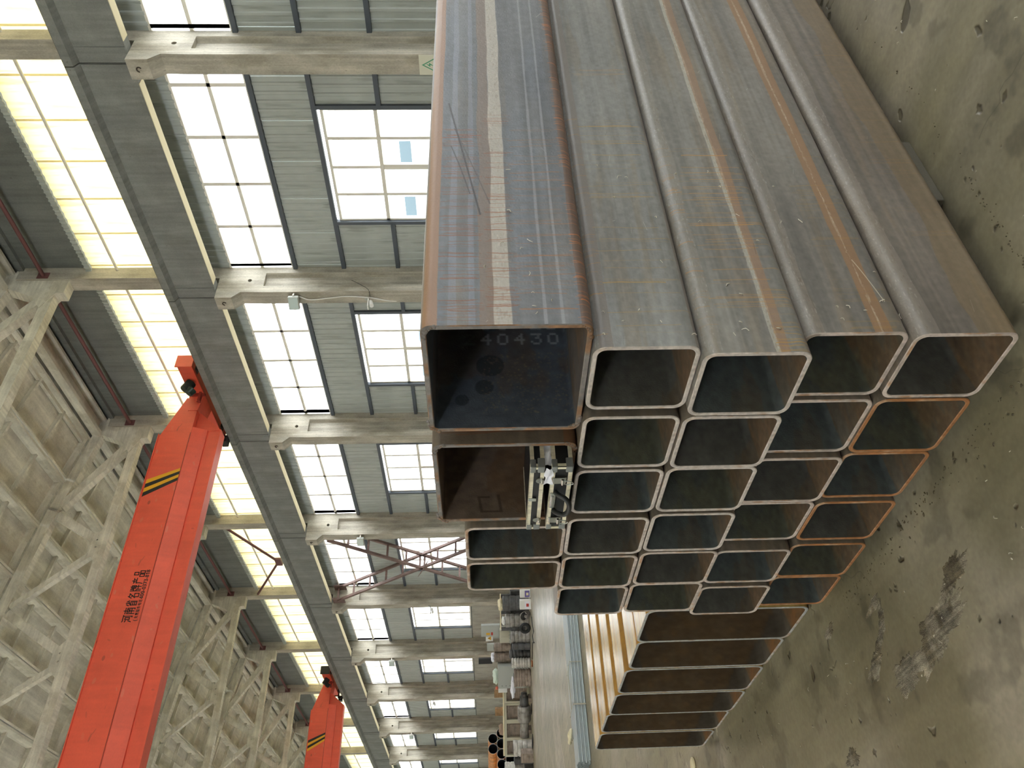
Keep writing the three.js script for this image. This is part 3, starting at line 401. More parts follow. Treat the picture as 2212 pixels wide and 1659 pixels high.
const cutTex = (seed, base, rust) => { const c = canvasOf(512, 512, (u, v) => { const k = 1 + 0.30 * (fbm(u, v, 40, 40, 3, seed) - 0.5) + 0.25 * (fbm(u, v, 5, 5, 4, seed + 2) - 0.5), r = sstep(0.66 - 0.4 * rust, 0.86 - 0.35 * rust, fbm(u, v, 7, 7, 4, seed + 5)) * (0.35 + 0.5 * rust); return [mix(base[0], 150, r) * k, mix(base[1], 96, r) * k, mix(base[2], 52, r) * k]; })[0]; return std({ map: tex(c, 0.5, 0.5), roughness: 0.6, bumpMap: bumpT(0.05), bumpScale: 0.0008 }); };
const cut = { clean: cutTex(701, [188, 178, 170], 0.12), mid: cutTex(711, [182, 168, 158], 0.42), rusty: cutTex(721, [172, 138, 108], 0.85), burnt: cutTex(731, [118, 112, 108], 0.5), grey: cutTex(741, [160, 160, 156], 0.05) };
const steelM = (t, rough = 0.42) => std({ map: t, roughness: rough, bumpMap: bumpT(0.12), bumpScale: 0.0007 });
const rustC = '#b5683a', ochre = '#b58a48';
const T = {  // lower near tubes: pale top-corner bands are mottled scale plus painted light
  b1: steelM(steelOuter(801, 1.8, 2.6, { base: [106, 107, 110], rust: 0.2, blue: 0.4, bands: [[0.0, 0.05, '#6a5346', 0.01, 0.8], [0.43, 0.47, '#a87a5a', 0.01, 0.8], [0.47, 0.72, '#a5805f', 0.05, 0.35], [0.275, 0.315, '#8a6c54', 0.02, 0.5], [0.235, 0.278, '#b9b1a4', 0.016, 0.85, 1], [0.14, 0.148, '#a9abae', 0.006, 0.5], [0.095, 0.102, '#a9abae', 0.006, 0.5], [0.33, 0.345, '#8f97a6', 0.01, 0.4], [0.38, 0.4, '#8f97a6', 0.014, 0.4]],
    drips: [[0.30, 0.43, 0, 0.9, 120, '#8a4526', 0.75], [0.2, 0.30, 0, 1.0, 80, '#8a4526', 0.6], [0.04, 0.22, 0, 0.9, 60, '#a8663a', 0.55], [0.0, 0.06, 0, 2.3, 170, '#d0753c', 0.85]], lines: [[0.45, 0.31, 1.05, 0.41, '#2c2a2a', 3, 0.75], [0.55, 0.34, 0.8, 0.40, '#2c2a2a', 2, 0.6], [0.5, 0.28, 0.9, 0.39, '#3a3432', 2, 0.5]], scratch: 90 })),
  l2: steelM(steelOuter(811, 1.14, 2.6, { base: [128, 127, 124], rust: 0.06, blue: 0.06, bands: [[0.262, 0.30, '#7a706a', 0.008, 0.75], [0.30, 0.325, '#979088', 0.02, 0.3, 1], [0.0, 0.035, '#7d6f68', 0.01, 0.6]], drips: [[0.02, 0.27, 0.05, 1.1, 36, ochre, 0.7], [0.26, 0.31, 0.05, 1.1, 30, '#a87a48', 0.8], [0.02, 0.27, 1.38, 1.44, 4, '#c98a4a', 0.9]], scratch: 110 })),
  l3: steelM(steelOuter(821, 1.14, 2.6, { base: [124, 121, 116], rust: 0.12, blue: 0.06, bands: [[0.265, 0.325, '#958b80', 0.03, 0.35, 1], [0.11, 0.128, '#c9c2b6', 0.016, 0.55, 1], [0.085, 0.115, '#9a7458', 0.012, 0.6], [0.0, 0.03, '#6a564c', 0.01, 0.6]], drips: [[0.02, 0.27, 0.15, 0.95, 46, '#c08746', 0.8], [0.26, 0.32, 0.1, 1.0, 30, '#b87a42', 0.8], [0.02, 0.12, 0.0, 0.25, 26, '#b8873e', 0.7]], scratch: 90 })),
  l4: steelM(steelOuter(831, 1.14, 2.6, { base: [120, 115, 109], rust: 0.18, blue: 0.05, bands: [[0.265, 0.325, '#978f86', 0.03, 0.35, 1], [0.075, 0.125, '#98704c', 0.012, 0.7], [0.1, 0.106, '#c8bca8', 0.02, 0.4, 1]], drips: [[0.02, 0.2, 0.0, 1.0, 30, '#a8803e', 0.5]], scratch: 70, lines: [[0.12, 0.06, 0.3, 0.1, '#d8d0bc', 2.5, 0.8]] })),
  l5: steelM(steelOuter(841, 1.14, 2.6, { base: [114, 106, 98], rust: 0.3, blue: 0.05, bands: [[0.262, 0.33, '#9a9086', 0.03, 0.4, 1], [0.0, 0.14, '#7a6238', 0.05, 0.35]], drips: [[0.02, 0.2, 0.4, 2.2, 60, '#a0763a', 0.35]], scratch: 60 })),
  gen: steelM(steelOuter(851, 1.14, 2.6, { w: 1024, h: 512, base: [118, 108, 96], rust: 0.5, scratch: 40 })),
  wide: steelM(steelOuter(861, 1.9, 2.6, { w: 1024, h: 512, base: [112, 98, 84], rust: 0.6, bands: [[0.0, 0.06, '#8a5a3a', 0.02, 0.6]], drips: [[0.1, 0.46, 0, 0.8, 50, '#8a4526', 0.6]], scratch: 40 })),
  tall: std({ map: steelOuter(871, 2.4, 2.6, { base: [190, 160, 98], rust: 0.5, bands: [[0.74, 0.85, '#a5722c', 0.02, 0.7], [0.92, 0.95, '#c8ae84', 0.02, 0.5], [1.0, 1.03, '#b07a36', 0.02, 0.6], [1.12, 1.2, '#8a5c2c', 0.012, 0.8]], scratch: 120 }), roughness: 0.24 }),
};
const innerOf = (t) => std({ map: t, roughness: 0.6, bumpMap: bumpT(0.1), bumpScale: 0.0006 });
const I = {  // big near tube: bluish lens flare tint put into the bore colour
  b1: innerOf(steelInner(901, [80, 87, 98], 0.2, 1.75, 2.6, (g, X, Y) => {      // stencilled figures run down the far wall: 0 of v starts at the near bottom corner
    const H = 512, row = { 4: ['00010', '00110', '01010', '11111', '00010', '00010'], 0: ['01110', '10001', '10001', '10001', '10001', '01110'], 3: ['11111', '00010', '00110', '00001', '10001', '01110'], 2: ['01110', '10001', '00010', '00100', '01000', '11111'], L: ['10000', '10000', '10000', '10000', '10000', '11111'], B: ['11110', '10001', '11110', '10001', '10001', '11110'] };
    g.globalAlpha = 0.72; g.fillStyle = '#b9bfc4';
    const put = (ch, y, x, w, h, a) => row[ch].forEach((line, j) => [...line].forEach((b, i) => { if (b === '1') { g.globalAlpha = a; const wy = y - i / 5 * w, wx = x + (1 - j / 6) * h; const v = 0.86 + (1.715 - wy); g.beginPath(); g.ellipse(X(wx), H - v / 1.75 * H, X(h / 6) * 0.62, (w / 5) / 1.75 * H * 0.62, 0, 0, 7); g.fill(); } }));
    [...'240430'].forEach((c, i) => put(c, 1.632 - i * 0.0557, 0.335, 0.036, 0.05, i ? 0.62 : 0.16)); [['0', 1], ['0', 2], ['L', 4], ['B', 5]].forEach(([c, i]) => put(c, 1.632 - i * 0.0557, 0.402, 0.036, 0.05, 0.5));
    g.globalAlpha = 0.6; g.fillStyle = '#22262c'; for (const [x, y, r] of [[0.25, 1.55, 0.045], [0.16, 1.57, 0.03], [0.11, 1.64, 0.022]]) { g.beginPath(); g.ellipse(X(x), H - (0.86 + 1.715 - y) / 1.75 * H, X(r), r / 1.75 * H, 0, 0, 7); g.fill(); }
    const q = rng(7); g.fillStyle = '#a58a6a'; for (let i = 0; i < 500; i++) { g.globalAlpha = 0.5 * q(); g.fillRect(X(0.05 + 0.25 * q()), H - (1.0 + 0.3 * q()) / 1.75 * H, 2, 1.4); } g.globalAlpha = 1;
  })),
  b2: innerOf(steelInner(911, [112, 96, 84], 0.4, 1.75, 2.6, (g, X, Y) => { g.globalAlpha = 0.55; g.strokeStyle = '#2a201a'; g.lineWidth = 3; for (const p of [[[0.03, 1.3], [0.03, 1.2]], [[0.03, 1.25], [0.11, 1.25]], [[0.1, 1.06], [0.03, 1.07], [0.03, 1.0], [0.09, 0.99], [0.09, 1.03]]]) { g.beginPath(); p.forEach(([x, v], i) => i ? g.lineTo(X(x), 512 - v / 1.75 * 512) : g.moveTo(X(x), 512 - v / 1.75 * 512)); g.stroke(); } g.globalAlpha = 1; })),
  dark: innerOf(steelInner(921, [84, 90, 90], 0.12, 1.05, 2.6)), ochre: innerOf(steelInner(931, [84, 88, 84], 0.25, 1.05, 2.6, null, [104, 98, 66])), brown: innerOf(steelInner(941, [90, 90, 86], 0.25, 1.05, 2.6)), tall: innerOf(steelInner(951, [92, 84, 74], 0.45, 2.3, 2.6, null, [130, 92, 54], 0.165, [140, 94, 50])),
};
{
  const G = 'rusty square steel tubes in the big stack', LAY = { 5: 'bottom layer', 4: 'second layer from the floor', 3: 'third layer from the floor', 2: 'fourth layer from the floor' };
  const POS = ['at the near corner of the stack', 'second from the near side', 'third from the near side', 'fourth from the near side', 'fifth from the near side', 'at the far side'];
  const rows = { 5: [0.06, [1.445, 1.445, 1.448, 1.437, 1.43, 1.432], [-1.572, -1.862, -2.152, -2.448, -2.752, -3.038], 0.284], 4: [0.362, [1.463, 1.45, 1.43, 1.438, 1.412, 1.405], [-1.582, -1.866, -2.15, -2.443, -2.757, -3.06], 0.28], 3: [0.664, [1.38, 1.385, 1.39, 1.392, 1.39, 1.395], [-1.566, -1.853, -2.133, -2.43, -2.712, -2.992], 0.276], 2: [0.966, [1.40, 1.398, 1.398, 1.396, 1.398, 1.4], [-1.558, -1.863, -2.15, -2.457, -2.748, -3.022], 0.272] };
  for (const L of [5, 4, 3, 2]) { const [y, xs, zs, w] = rows[L]; xs.forEach((x, i) => {
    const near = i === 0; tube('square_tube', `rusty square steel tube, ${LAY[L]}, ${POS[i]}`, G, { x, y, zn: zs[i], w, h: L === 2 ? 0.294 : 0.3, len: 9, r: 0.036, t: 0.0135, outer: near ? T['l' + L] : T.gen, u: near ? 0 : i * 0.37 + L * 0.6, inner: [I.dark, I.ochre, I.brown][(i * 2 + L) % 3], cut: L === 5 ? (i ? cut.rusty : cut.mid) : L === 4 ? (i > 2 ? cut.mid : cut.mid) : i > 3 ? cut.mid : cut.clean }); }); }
  const b = tube('large_square_tube', 'large square steel tube on top of the stack, nearest the camera, with burnt edges', 'large top tubes', { x: 1.42, y: 1.262, zn: -1.488, w: 0.465, h: 0.456, len: 9, r: 0.03, t: 0.016, outer: T.b1, inner: I.b1, cut: cut.burnt, sharp: 1.1 });
  const b2 = tube('large_square_tube', 'large square steel tube on top of the stack that holds the aluminium case', 'large top tubes', { x: 1.42, y: 1.262, zn: -2.022, w: 0.475, h: 0.456, len: 9, r: 0.03, t: 0.016, outer: T.wide, u: 0.4, inner: I.b2, cut: cut.burnt, sharp: 1.1 });
  for (const [q, w] of [[b, 0.465], [b2, 0.475]]) for (const [y, z] of [[0.44, w / 2 - 0.02], [0.45, -w / 2 + 0.02], [0.012, w / 2 - 0.02], [0.01, -w / 2 + 0.03]]) { const sy = y > 0.2 ? -1 : 1, sz = z > 0 ? 1 : -1, bits = []; for (let i = 0; i < 7; i++) { const a = i / 6, e = rr(0.004, 0.008); bits.push(lump(e * 0.9, e * 1.1, e, i * 3 + y * 9, 0.22, 5).translate(0.002, y + sy * (-0.008 + 0.03 * Math.pow(a, 1.5)), z + sz * (-0.03 + 0.045 * Math.sqrt(a)))); } mesh('weld_slag', bits, cut.burnt, q); }
  tube('tall_tube', 'rusty upright rectangular steel tube on top of the stack, beside the aluminium case', 'upright top tubes', { x: 1.4, y: 1.262, zn: -2.512, w: 0.245, h: 0.366, len: 9, r: 0.034, t: 0.013, outer: T.gen, inner: I.dark, cut: cut.mid });
  tube('tall_tube', 'rusty upright rectangular steel tube on top of the stack, at its far side', 'upright top tubes', { x: 1.4, y: 1.262, zn: -2.782, w: 0.242, h: 0.366, len: 9, r: 0.034, t: 0.013, outer: T.gen, u: 1, inner: I.ochre, cut: cut.mid });
  const z0 = [-3.575, -3.985, -4.392, -4.80, -5.21, -5.645], D2 = ['nearest the square tube stack', 'second from the square tube stack', 'third from the square tube stack', 'fourth from the square tube stack', 'fifth from the square tube stack', 'farthest from the square tube stack'];
  z0.forEach((zn, i) => tube('deep_tube', `deep orange-brown rectangular steel tube with grey end, ${D2[i]}`, 'deep rectangular tubes on the floor', { x: [1.53, 1.54, 1.54, 1.54, 1.55, 1.555][i], y: 0.0, zn, w: 0.395, h: [0.79, 0.775, 0.785, 0.79, 0.795, 0.79][i], len: 8, r: 0.048, t: 0.014, outer: T.tall, u: i * 0.53, inner: I.tall, cut: cut.grey, sharp: 0.6 }));
}
for (const [x0, x1, z, l] of [[2.1, 2.44, -1.625, 'flat grey timber bearer under the near side of the square tube stack'], [5.6, 5.9, -1.6, 'timber bearer under the middle of the square tube stack'], [8.8, 9.1, -1.6, 'timber bearer under the far end of the square tube stack']]) tag(mesh('bearer', rbox(x0, x1, 0, 0.0595, -3.34, z, 0.006), M.bearer), l, 'timber');
// ---------------------------------------------------------------- aluminium case in the second large tube
{
  const c = thing('tool_case', 'open black tool case with aluminium edges lying inside the large square tube', 'case', [1.48, 1.2785, -2.246]);
  const W = 0.193, D = 0.128;
  for (const [y0, y1, nm] of [[0, 0.066, 'base'], [0.088, 0.133, 'lid']]) {
    const g = mesh(nm, rbox(-D + 0.003, D, y0 + 0.003, y1 - 0.003, -W + 0.003, W - 0.003, 0.003), M.leather, c);
    const e = 0.013, lo = [box(-D, -D + 0.003, y0, y0 + e, -W, W), box(-D, -D + 0.003, y1 - e * 0.9, y1, -W, W), box(-D, -D + 0.003, y0, y1, W - e, W), box(-D, -D + 0.003, y0, y1, -W, -W + e), box(-D, D, y0, y0 + e, W - 0.002, W), box(-D, D, y1 - e, y1, W - 0.002, W), box(-D, D, y0, y0 + e, -W, -W + 0.002), box(-D, D, y1 - e, y1, -W, -W + 0.002), box(-D, -D + e, y1 - 0.001, y1 + 0.001, -W, W), box(-D, -D + e, y0, y1, W - 0.002, W)];
    mesh('edge_trim', lo, M.alu, g);
    const k = []; for (const s of [-1, 1]) k.push(rbox(-D - 0.002, -D + 0.035, y0 - 0.0005, y0 + 0.022, s * W - s * 0.03, s * (W + 0.0015), 0.003), rbox(-D - 0.002, -D + 0.03, y1 - 0.018, y1 + 0.0005, s * W - s * 0.03, s * (W + 0.0015), 0.003)); k.forEach((q) => mesh('corner_cap', q, M.capGrey, g));
  }
  for (const z of [0.12, -0.125]) {
    const l = mesh('latch', [rbox(-D - 0.007, -D, 0.018, 0.062, z - 0.016, z + 0.016, 0.003), rod([-D - 0.01, 0.03, z - 0.014], [-D - 0.01, 0.03, z + 0.014], 0.004, 8)], M.chrome, c);
    mesh('wire_loop', wire([[-D - 0.01, 0.034, z - 0.009], [-D - 0.014, 0.005, z - 0.009], [-D - 0.016, -0.004, z], [-D - 0.014, 0.005, z + 0.009], [-D - 0.01, 0.034, z + 0.009]], 0.0016, 24, 6), M.chrome, l);
    mesh('catch', [new THREE.CylinderGeometry(0.014, 0.014, 0.004, 20).rotateZ(Math.PI / 2).translate(-D - 0.002, 0.1, z), rbox(-D - 0.012, -D, 0.088, 0.098, z - 0.008, z + 0.008, 0.003)], M.chrome, c);
  }
  mesh('clip', rbox(-D - 0.003, -D, 0.108, 0.133, -0.005, 0.012, 0.002), M.greybox, c);
  const h = mesh('handle', wire([[-D - 0.004, 0.05, 0.055], [-D - 0.016, 0.04, 0.056], [-D - 0.028, 0.018, 0.05], [-D - 0.032, 0.006, 0.03], [-D - 0.033, 0.002, 0], [-D - 0.032, 0.006, -0.03], [-D - 0.028, 0.018, -0.05], [-D - 0.016, 0.04, -0.056], [-D - 0.004, 0.05, -0.055]], 0.0085, 60, 10), M.leather, c);
  mesh('handle_plate', [rbox(-D - 0.006, -D, 0.045, 0.064, -0.045, 0.045, 0.003), rbox(-D - 0.01, -D - 0.004, 0.05, 0.06, -0.03, 0.03, 0.002)], M.chrome, h);
  const ribbon = (L, H, f) => { const g = new THREE.PlaneGeometry(L, H, 30, 8), a = g.attributes.position; for (let i = 0; i < a.count; i++) { const x = a.getX(i), y = a.getY(i); a.setXYZ(i, x, y * (1 + 0.25 * Math.sin(x * 130)), 0.004 * Math.sin(x * 120 + f) + 0.003 * Math.sin(y * 260 + x * 60)); } g.computeVertexNormals(); return g; };
  const paper = [ribbon(0.075, 0.025, 0).rotateY(-Math.PI / 2).translate(-D - 0.006, 0.075, 0.148), ribbon(0.2, 0.026, 2).translate(-0.02, 0.077, W - 0.004)];
  tag(mesh('paper', paper.map((p) => p.translate(1.48, 1.2785, -2.246)), M.paper), 'crumpled white paper sticking out of the open tool case', 'paper');
}
// ---------------------------------------------------------------- galvanised pipe bundle
{
  const r = 0.0155, O = lathe([[r, 0], [r, 6], [r - 0.0025, 6], [r - 0.0025, 0], [r, 0]], 12).rotateZ(-Math.PI / 2), q = rng(31);
  boxUV(O); const base = boxUV(O.clone()); let first = null;
  const place = (x, y, z, l, j) => { const m = first ? first.clone() : (first = new THREE.Mesh(base, M.galv)); m.name = numbered('galvanised_pipe'); m.castShadow = m.receiveShadow = true; m.position.set(x, y, z); m.userData = { label: `galvanised pipe in the strapped bundle, ${N20[l]} row up, ${N20[j]} from the near side`, category: 'pipe', group: 'galvanised pipes in the bundle' }; scene.add(m); };
  const N20 = ['first', 'second', 'third', 'fourth', 'fifth', 'sixth', 'seventh', 'eighth', 'ninth', 'tenth', 'eleventh', 'twelfth', 'thirteenth', 'fourteenth', 'fifteenth', 'sixteenth', 'seventeenth', 'eighteenth', 'nineteenth', 'twentieth'];
  for (let l = 0; l < 7; l++) for (let j = 0; j < 20 - (l % 2); j++) place(3.1 + 0.05 * q() + (j > 15 ? 0.5 : 0), r + 0.001 + l * 0.0272, -12.74 - (l % 2) * 0.0157 - j * 0.0314, l, j);
  for (const [x, w] of [[4.62, 0.012], [3.95, 0.02]]) tag(mesh('strap', [box(x, x + w, 0.001, 0.206, -12.72, -12.717), box(x, x + w, 0.2055, 0.2075, -13.37, -12.717), box(x, x + w, 0.001, 0.206, -13.375, -13.372)], M.strap), x > 4.3 ? 'pale strap round the galvanised pipe bundle, the one farther from the pipe ends' : 'pale strap round the galvanised pipe bundle, the one nearer the pipe ends', 'strap');
  tag(mesh('sling_loop', [wire([[4.62, 0.215, -12.9], [4.4, 0.24, -12.78], [4.1, 0.23, -12.8], [3.95, 0.215, -12.95]], 0.008, 40, 6)], M.strap), 'slack pale sling lying on the galvanised pipe bundle between its straps', 'sling');
  tag(mesh('rope_knot', [wire([[3.7, 0.225, -13.15], [3.64, 0.26, -13.25], [3.56, 0.24, -13.18], [3.6, 0.225, -13.3], [3.68, 0.25, -13.36], [3.58, 0.23, -13.4], [3.54, 0.26, -13.25], [3.62, 0.24, -13.12]], 0.022, 60, 7, true)], M.cream), 'cream rope knot on the galvanised pipe bundle', 'rope');
}
// ---------------------------------------------------------------- the machine row at the far side of the aisle
const ROW = -0.688;                                               // the row faces the camera: local +z towards it
const ironC = concrete(61, [150, 146, 140], 0.4, false, 0.4), ironD = concrete(63, [80, 80, 80], 0.4, false, 0.4);
const iron = std({ map: tex(ironC, 0.7, 0.7), roughness: 0.4, metalness: 0.1 }), ironDark = std({ map: tex(ironD, 0.7, 0.7), roughness: 0.45, metalness: 0.1 }), ironPale = std({ map: tex(concrete(67, [188, 184, 176], 0.35, false, 0.3), 0.9, 0.9), color: 0xffffff, roughness: 0.5, metalness: 0.15 }), ironBrown = std({ map: tex(concrete(65, [142, 128, 116], 0.35, false, 0.5), 0.8, 0.8), roughness: 0.7 });
function uprightRoll(label, x, z, r, h, mat, y = 0, grooves = 3) { // a mill roll standing on its end
  const t = thing('mill_roll', label, 'roll', [x, y, z], 0), p = [[0, 0], [r * 0.94, 0], [r, 0.02]];
  for (let i = 1; i <= grooves; i++) { const q = i / (grooves + 1) * h; p.push([r, q - 0.025], [r - 0.018, q - 0.012], [r - 0.018, q + 0.012], [r, q + 0.025]); }
  p.push([r, h - 0.02], [r * 0.94, h], [r * 0.5, h], [r * 0.5, h - 0.03], [0.0, h - 0.03]);
  mesh('barrel', lathe(p, 32), mat, t); mesh('bore_ring', new THREE.TorusGeometry(r * 0.52, 0.014, 8, 24).rotateX(Math.PI / 2).translate(0, h, 0), ironDark, t); return t;
}
{ // long machine bed behind the rolls, with guide frames
  const b = thing('machine_bed', 'long low dark steel machine bed with upright posts, behind the standing rolls', 'machine', [11.05, 0, -28.05], ROW);
  mesh('bed', [rbox(-0.8, 1.8, 0.1, 0.6, -0.55, 0.08, 0.02), box(-0.8, 1.8, 0.6, 0.63, -0.57, 0.12)], ironDark, b);
  for (const x of [-0.6, 0.5, 1.55]) mesh('foot', rbox(x - 0.16, x + 0.16, 0, 0.12, -0.52, 0.12, 0.015), iron, b);
  for (const x of [0.42, 0.62, 1.02, 1.62]) mesh('post', rbox(x - 0.05, x + 0.05, 0.63, 0.97, 0.0, 0.1, 0.01), ironDark, b);
  mesh('guide_rail', rod([0.42, 0.99, 0.05], [1.7, 0.99, 0.05], 0.022, 8), M.cream, b);
}
uprightRoll('dark standing mill roll at the near end of the machine row', 11.86, -26.72, 0.27, 0.92, ironDark);
uprightRoll('grey standing mill roll beside the dark one, behind the wire reel', 11.34, -27.0, 0.23, 0.84, iron, 0, 4);
uprightRoll('grey standing drum under the beige gear box', 10.74, -27.0, 0.2, 0.66, iron, 0, 4);
uprightRoll('narrow black standing roll beside the grey drum', 10.42, -27.06, 0.115, 0.62, ironDark, 0, 2);
uprightRoll('dark standing mill roll in the middle of the machine row', 10.32, -27.5, 0.16, 0.72, ironDark, 0, 5);
uprightRoll('pale ribbed standing roll in the middle of the machine row', 10.0, -27.46, 0.17, 0.66, ironPale, 0, 6);
uprightRoll('striped brown-grey standing roll beside the white rags', 9.6, -27.8, 0.3, 0.58, ironBrown, 0, 5);
uprightRoll('pale machined standing roll with a dark neighbour, near the round pipes', 7.66, -29.18, 0.27, 0.65, ironPale, 0, 3);
uprightRoll('dark ring roll beside the pale machined roll', 7.34, -29.45, 0.14, 0.62, ironDark, 0, 1);
uprightRoll('biggest pale standing roll at the far end of the machine row', 7.05, -29.88, 0.35, 0.95, ironPale, 0, 4);
uprightRoll('short brown roll standing on the machine bed beside the white warning box', 10.938, -28.40, 0.16, 0.62, ironBrown, 0.63, 1);
uprightRoll('brown cylinder standing on the machine bed with white cloth on it', 10.66, -28.63, 0.185, 0.62, ironBrown, 0.63, 2);
{ // the roll lying on its necks
  const t = thing('lying_roll', 'long dark mill roll lying on its side with stepped necks', 'roll', [8.66, 0.24, -28.74], ROW);
  const ax = (pts) => lathe(pts, 32).rotateZ(Math.PI / 2);
  mesh('barrel', ax([[0, -0.3], [0.19, -0.3], [0.225, -0.27], ...[-0.18, -0.1, 0.0, 0.1].flatMap((q) => [[0.23, q - 0.012], [0.222, q], [0.23, q + 0.012]]), [0.23, 0.2], [0.2, 0.26], [0, 0.26]]), iron, t);
  mesh('neck', ax([[0, 0.26], [0.15, 0.26], [0.15, 0.56], [0.16, 0.57], [0.16, 0.8], [0, 0.8]]), iron, t); mesh('neck', ax([[0, -0.3], [0.15, -0.3], [0.15, -0.62], [0.11, -0.64], [0.11, -0.74], [0, -0.74]]), ironDark, t);
  mesh('cradle', [box(-0.6, -0.48, -0.24, -0.14, -0.2, 0.2), box(0.5, 0.62, -0.24, -0.14, -0.2, 0.2)], ironBrown, t);
}
{ // four framed stands
  [[9.65, -29.58], [9.16, -30.11], [8.68, -30.63], [8.22, -31.14]].forEach(([x, z], i) => {
    const t = thing('framed_stand', `brown recessed panel in a pale steel frame, ${['nearest the grey cabinet', 'second of four', 'third of four', 'nearest the round pipes'][i]}`, 'stand', [x, 0, z], ROW, 'framed stands in the machine row');
    mesh('frame', [box(-0.33, 0.33, 0, 0.07, -0.2, 0.06), box(-0.33, 0.33, 0.82, 0.9, -0.2, 0.06), box(-0.33, -0.26, 0.07, 0.82, -0.2, 0.06), box(0.26, 0.33, 0.07, 0.82, -0.2, 0.06)], M.beige, t);
    mesh('panel', [box(-0.26, 0.26, 0.07, 0.82, -0.1, -0.06), rbox(-0.2, 0.2, 0.14, 0.7, -0.07, -0.03, 0.015)], ironBrown, t);
  });
  tag(mesh('hose', wire([[9.86, 0.93, -29.31], [9.62, 0.93, -29.545], [9.13, 0.93, -30.075], [8.65, 0.93, -30.595], [8.19, 0.93, -31.105], [7.98, 0.93, -31.33]], 0.028, 60, 7), M.cream), 'pale hose lying along the tops of the framed stands', 'hose');
}
{ // cabinets and boxes
  let t = thing('switch_cabinet', 'grey electric cabinet with a yellow and a red label, above the machine row', 'cabinet', [11.8, 0, -28.95], ROW);
  mesh('case', rbox(-0.21, 0.21, 1.0, 1.71, -0.16, 0.1, 0.008), M.greybox, t); mesh('door', rbox(-0.185, 0.185, 1.03, 1.68, 0.1, 0.112, 0.004), M.greybox, t); mesh('post', [box(-0.12, -0.06, 0, 1.0, -0.08, 0.0), box(0.06, 0.12, 0, 1.0, -0.08, 0)], M.greybox, t);
  mesh('label', box(-0.14, -0.06, 1.38, 1.52, 0.112, 0.114), M.label, t); mesh('label', box(-0.15, -0.04, 1.27, 1.34, 0.112, 0.114), M.labelRed, t);
  t = thing('warning_box', 'small white electric box with a yellow warning triangle', 'box', [11.66, 0, -29.3], ROW);
  mesh('case', rbox(-0.115, 0.115, 1.27, 1.54, -0.1, 0.08, 0.006), M.white, t); mesh('post', box(-0.04, 0.04, 0, 1.27, -0.05, 0.0), M.greybox, t);
  mesh('triangle', extrudeZ([[-0.08, 1.34], [0.08, 1.34], [0.0, 1.48]], 0.08, 0.082), M.label, t); mesh('bolt', extrudeZ([[0.01, 1.455], [-0.022, 1.4], [-0.002, 1.4], [-0.014, 1.36], [0.02, 1.412], [0.002, 1.412]], 0.082, 0.084), M.black, t);
  t = thing('grey_box', 'grey box on a post beside the white warning box', 'box', [11.42, 0, -29.62], ROW); mesh('case', rbox(-0.13, 0.13, 1.22, 1.5, -0.1, 0.08, 0.006), M.greybox, t); mesh('post', box(-0.04, 0.04, 0, 1.22, -0.05, 0), M.greybox, t);
  t = thing('gear_box', 'beige gear box with two bolted covers on the machine bed', 'gear box', [11.26, 0.63, -28.13], ROW); mesh('housing', [rbox(-0.23, 0.23, 0, 0.4, -0.2, 0.16, 0.015)], M.beige, t); mesh('flange', [box(-0.24, 0.24, 0.0, 0.05, -0.21, 0.19), ...[-0.18, -0.06, 0.06, 0.18].map((x) => rod([x, 0.05, 0.175], [x, 0.07, 0.175], 0.018, 6))], M.greybox, t); mesh('cover', [box(-0.2, -0.01, 0.09, 0.37, 0.16, 0.168), box(0.02, 0.2, 0.09, 0.37, 0.16, 0.168)], M.beige, t);
  t = thing('monitor_box', 'black flat box on a stand before the window wall', 'box', [11.15, 0, -30.3], ROW); mesh('case', rbox(-0.1, 0.1, 1.3, 1.83, -0.1, 0.08, 0.012), M.black, t); mesh('stand', [box(-0.03, 0.03, 0.03, 1.3, -0.04, 0.02), box(-0.15, 0.15, 0, 0.03, -0.15, 0.15)], M.black, t);
  t = thing('control_cabinet', 'grey control cabinet with a row of bolts under the green cloth', 'cabinet', [10.06, 0, -28.85], ROW); mesh('case', rbox(-0.4, 0.4, 0.02, 1.12, -0.25, 0.2, 0.01), M.greybox, t); mesh('side_box', rbox(-0.56, -0.4, 0.8, 1.12, -0.2, 0.16, 0.01), M.white, t); mesh('bolt', [0.7, 0.84, 0.98].map((y) => rod([-0.3, y, 0.2], [-0.3, y, 0.215], 0.014, 6)), ironDark, t); mesh('plinth', box(-0.38, 0.38, 0, 0.03, -0.22, 0.18), ironDark, t);
  const carton = (label, x, z, w, h, d, mats) => { const c = thing('carton', label, 'carton', [x, 0, z], ROW); mesh('body', rbox(-w / 2, w / 2, 0, h, -d / 2, d / 2, 0.004), mats[0], c); mesh('print', [box(-w / 2 + 0.02, w / 2 - 0.02, h * 0.1, h * 0.55, d / 2, d / 2 + 0.001)], mats[1], c); mesh('mark', [box(-w * 0.2, w * 0.15, h * 0.2, h * 0.42, d / 2 + 0.001, d / 2 + 0.002)], mats[2], c); };
  carton('white carton with a purple and yellow print on the floor', 11.61, -25.36, 0.26, 0.36, 0.2, [M.white, M.purple, M.cream]); carton('white carton with black and red print on the floor', 11.24, -25.42, 0.3, 0.38, 0.2, [M.white, M.paper, M.labelRed]);
  tag(mesh('steel_block', rbox(-0.16, 0.16, 0, 0.42, -0.2, 0.2, 0.01).rotateY(ROW).translate(7.29, 0, -28.7), ironBrown), 'brown steel block on the floor in front of the far rolls, the taller one', 'block'); tag(mesh('steel_block', rbox(-0.16, 0.16, 0, 0.3, -0.2, 0.2, 0.01).rotateY(ROW).translate(6.86, 0, -28.98), ironDark), 'dark steel block on the floor in front of the far rolls, the lower one', 'block');
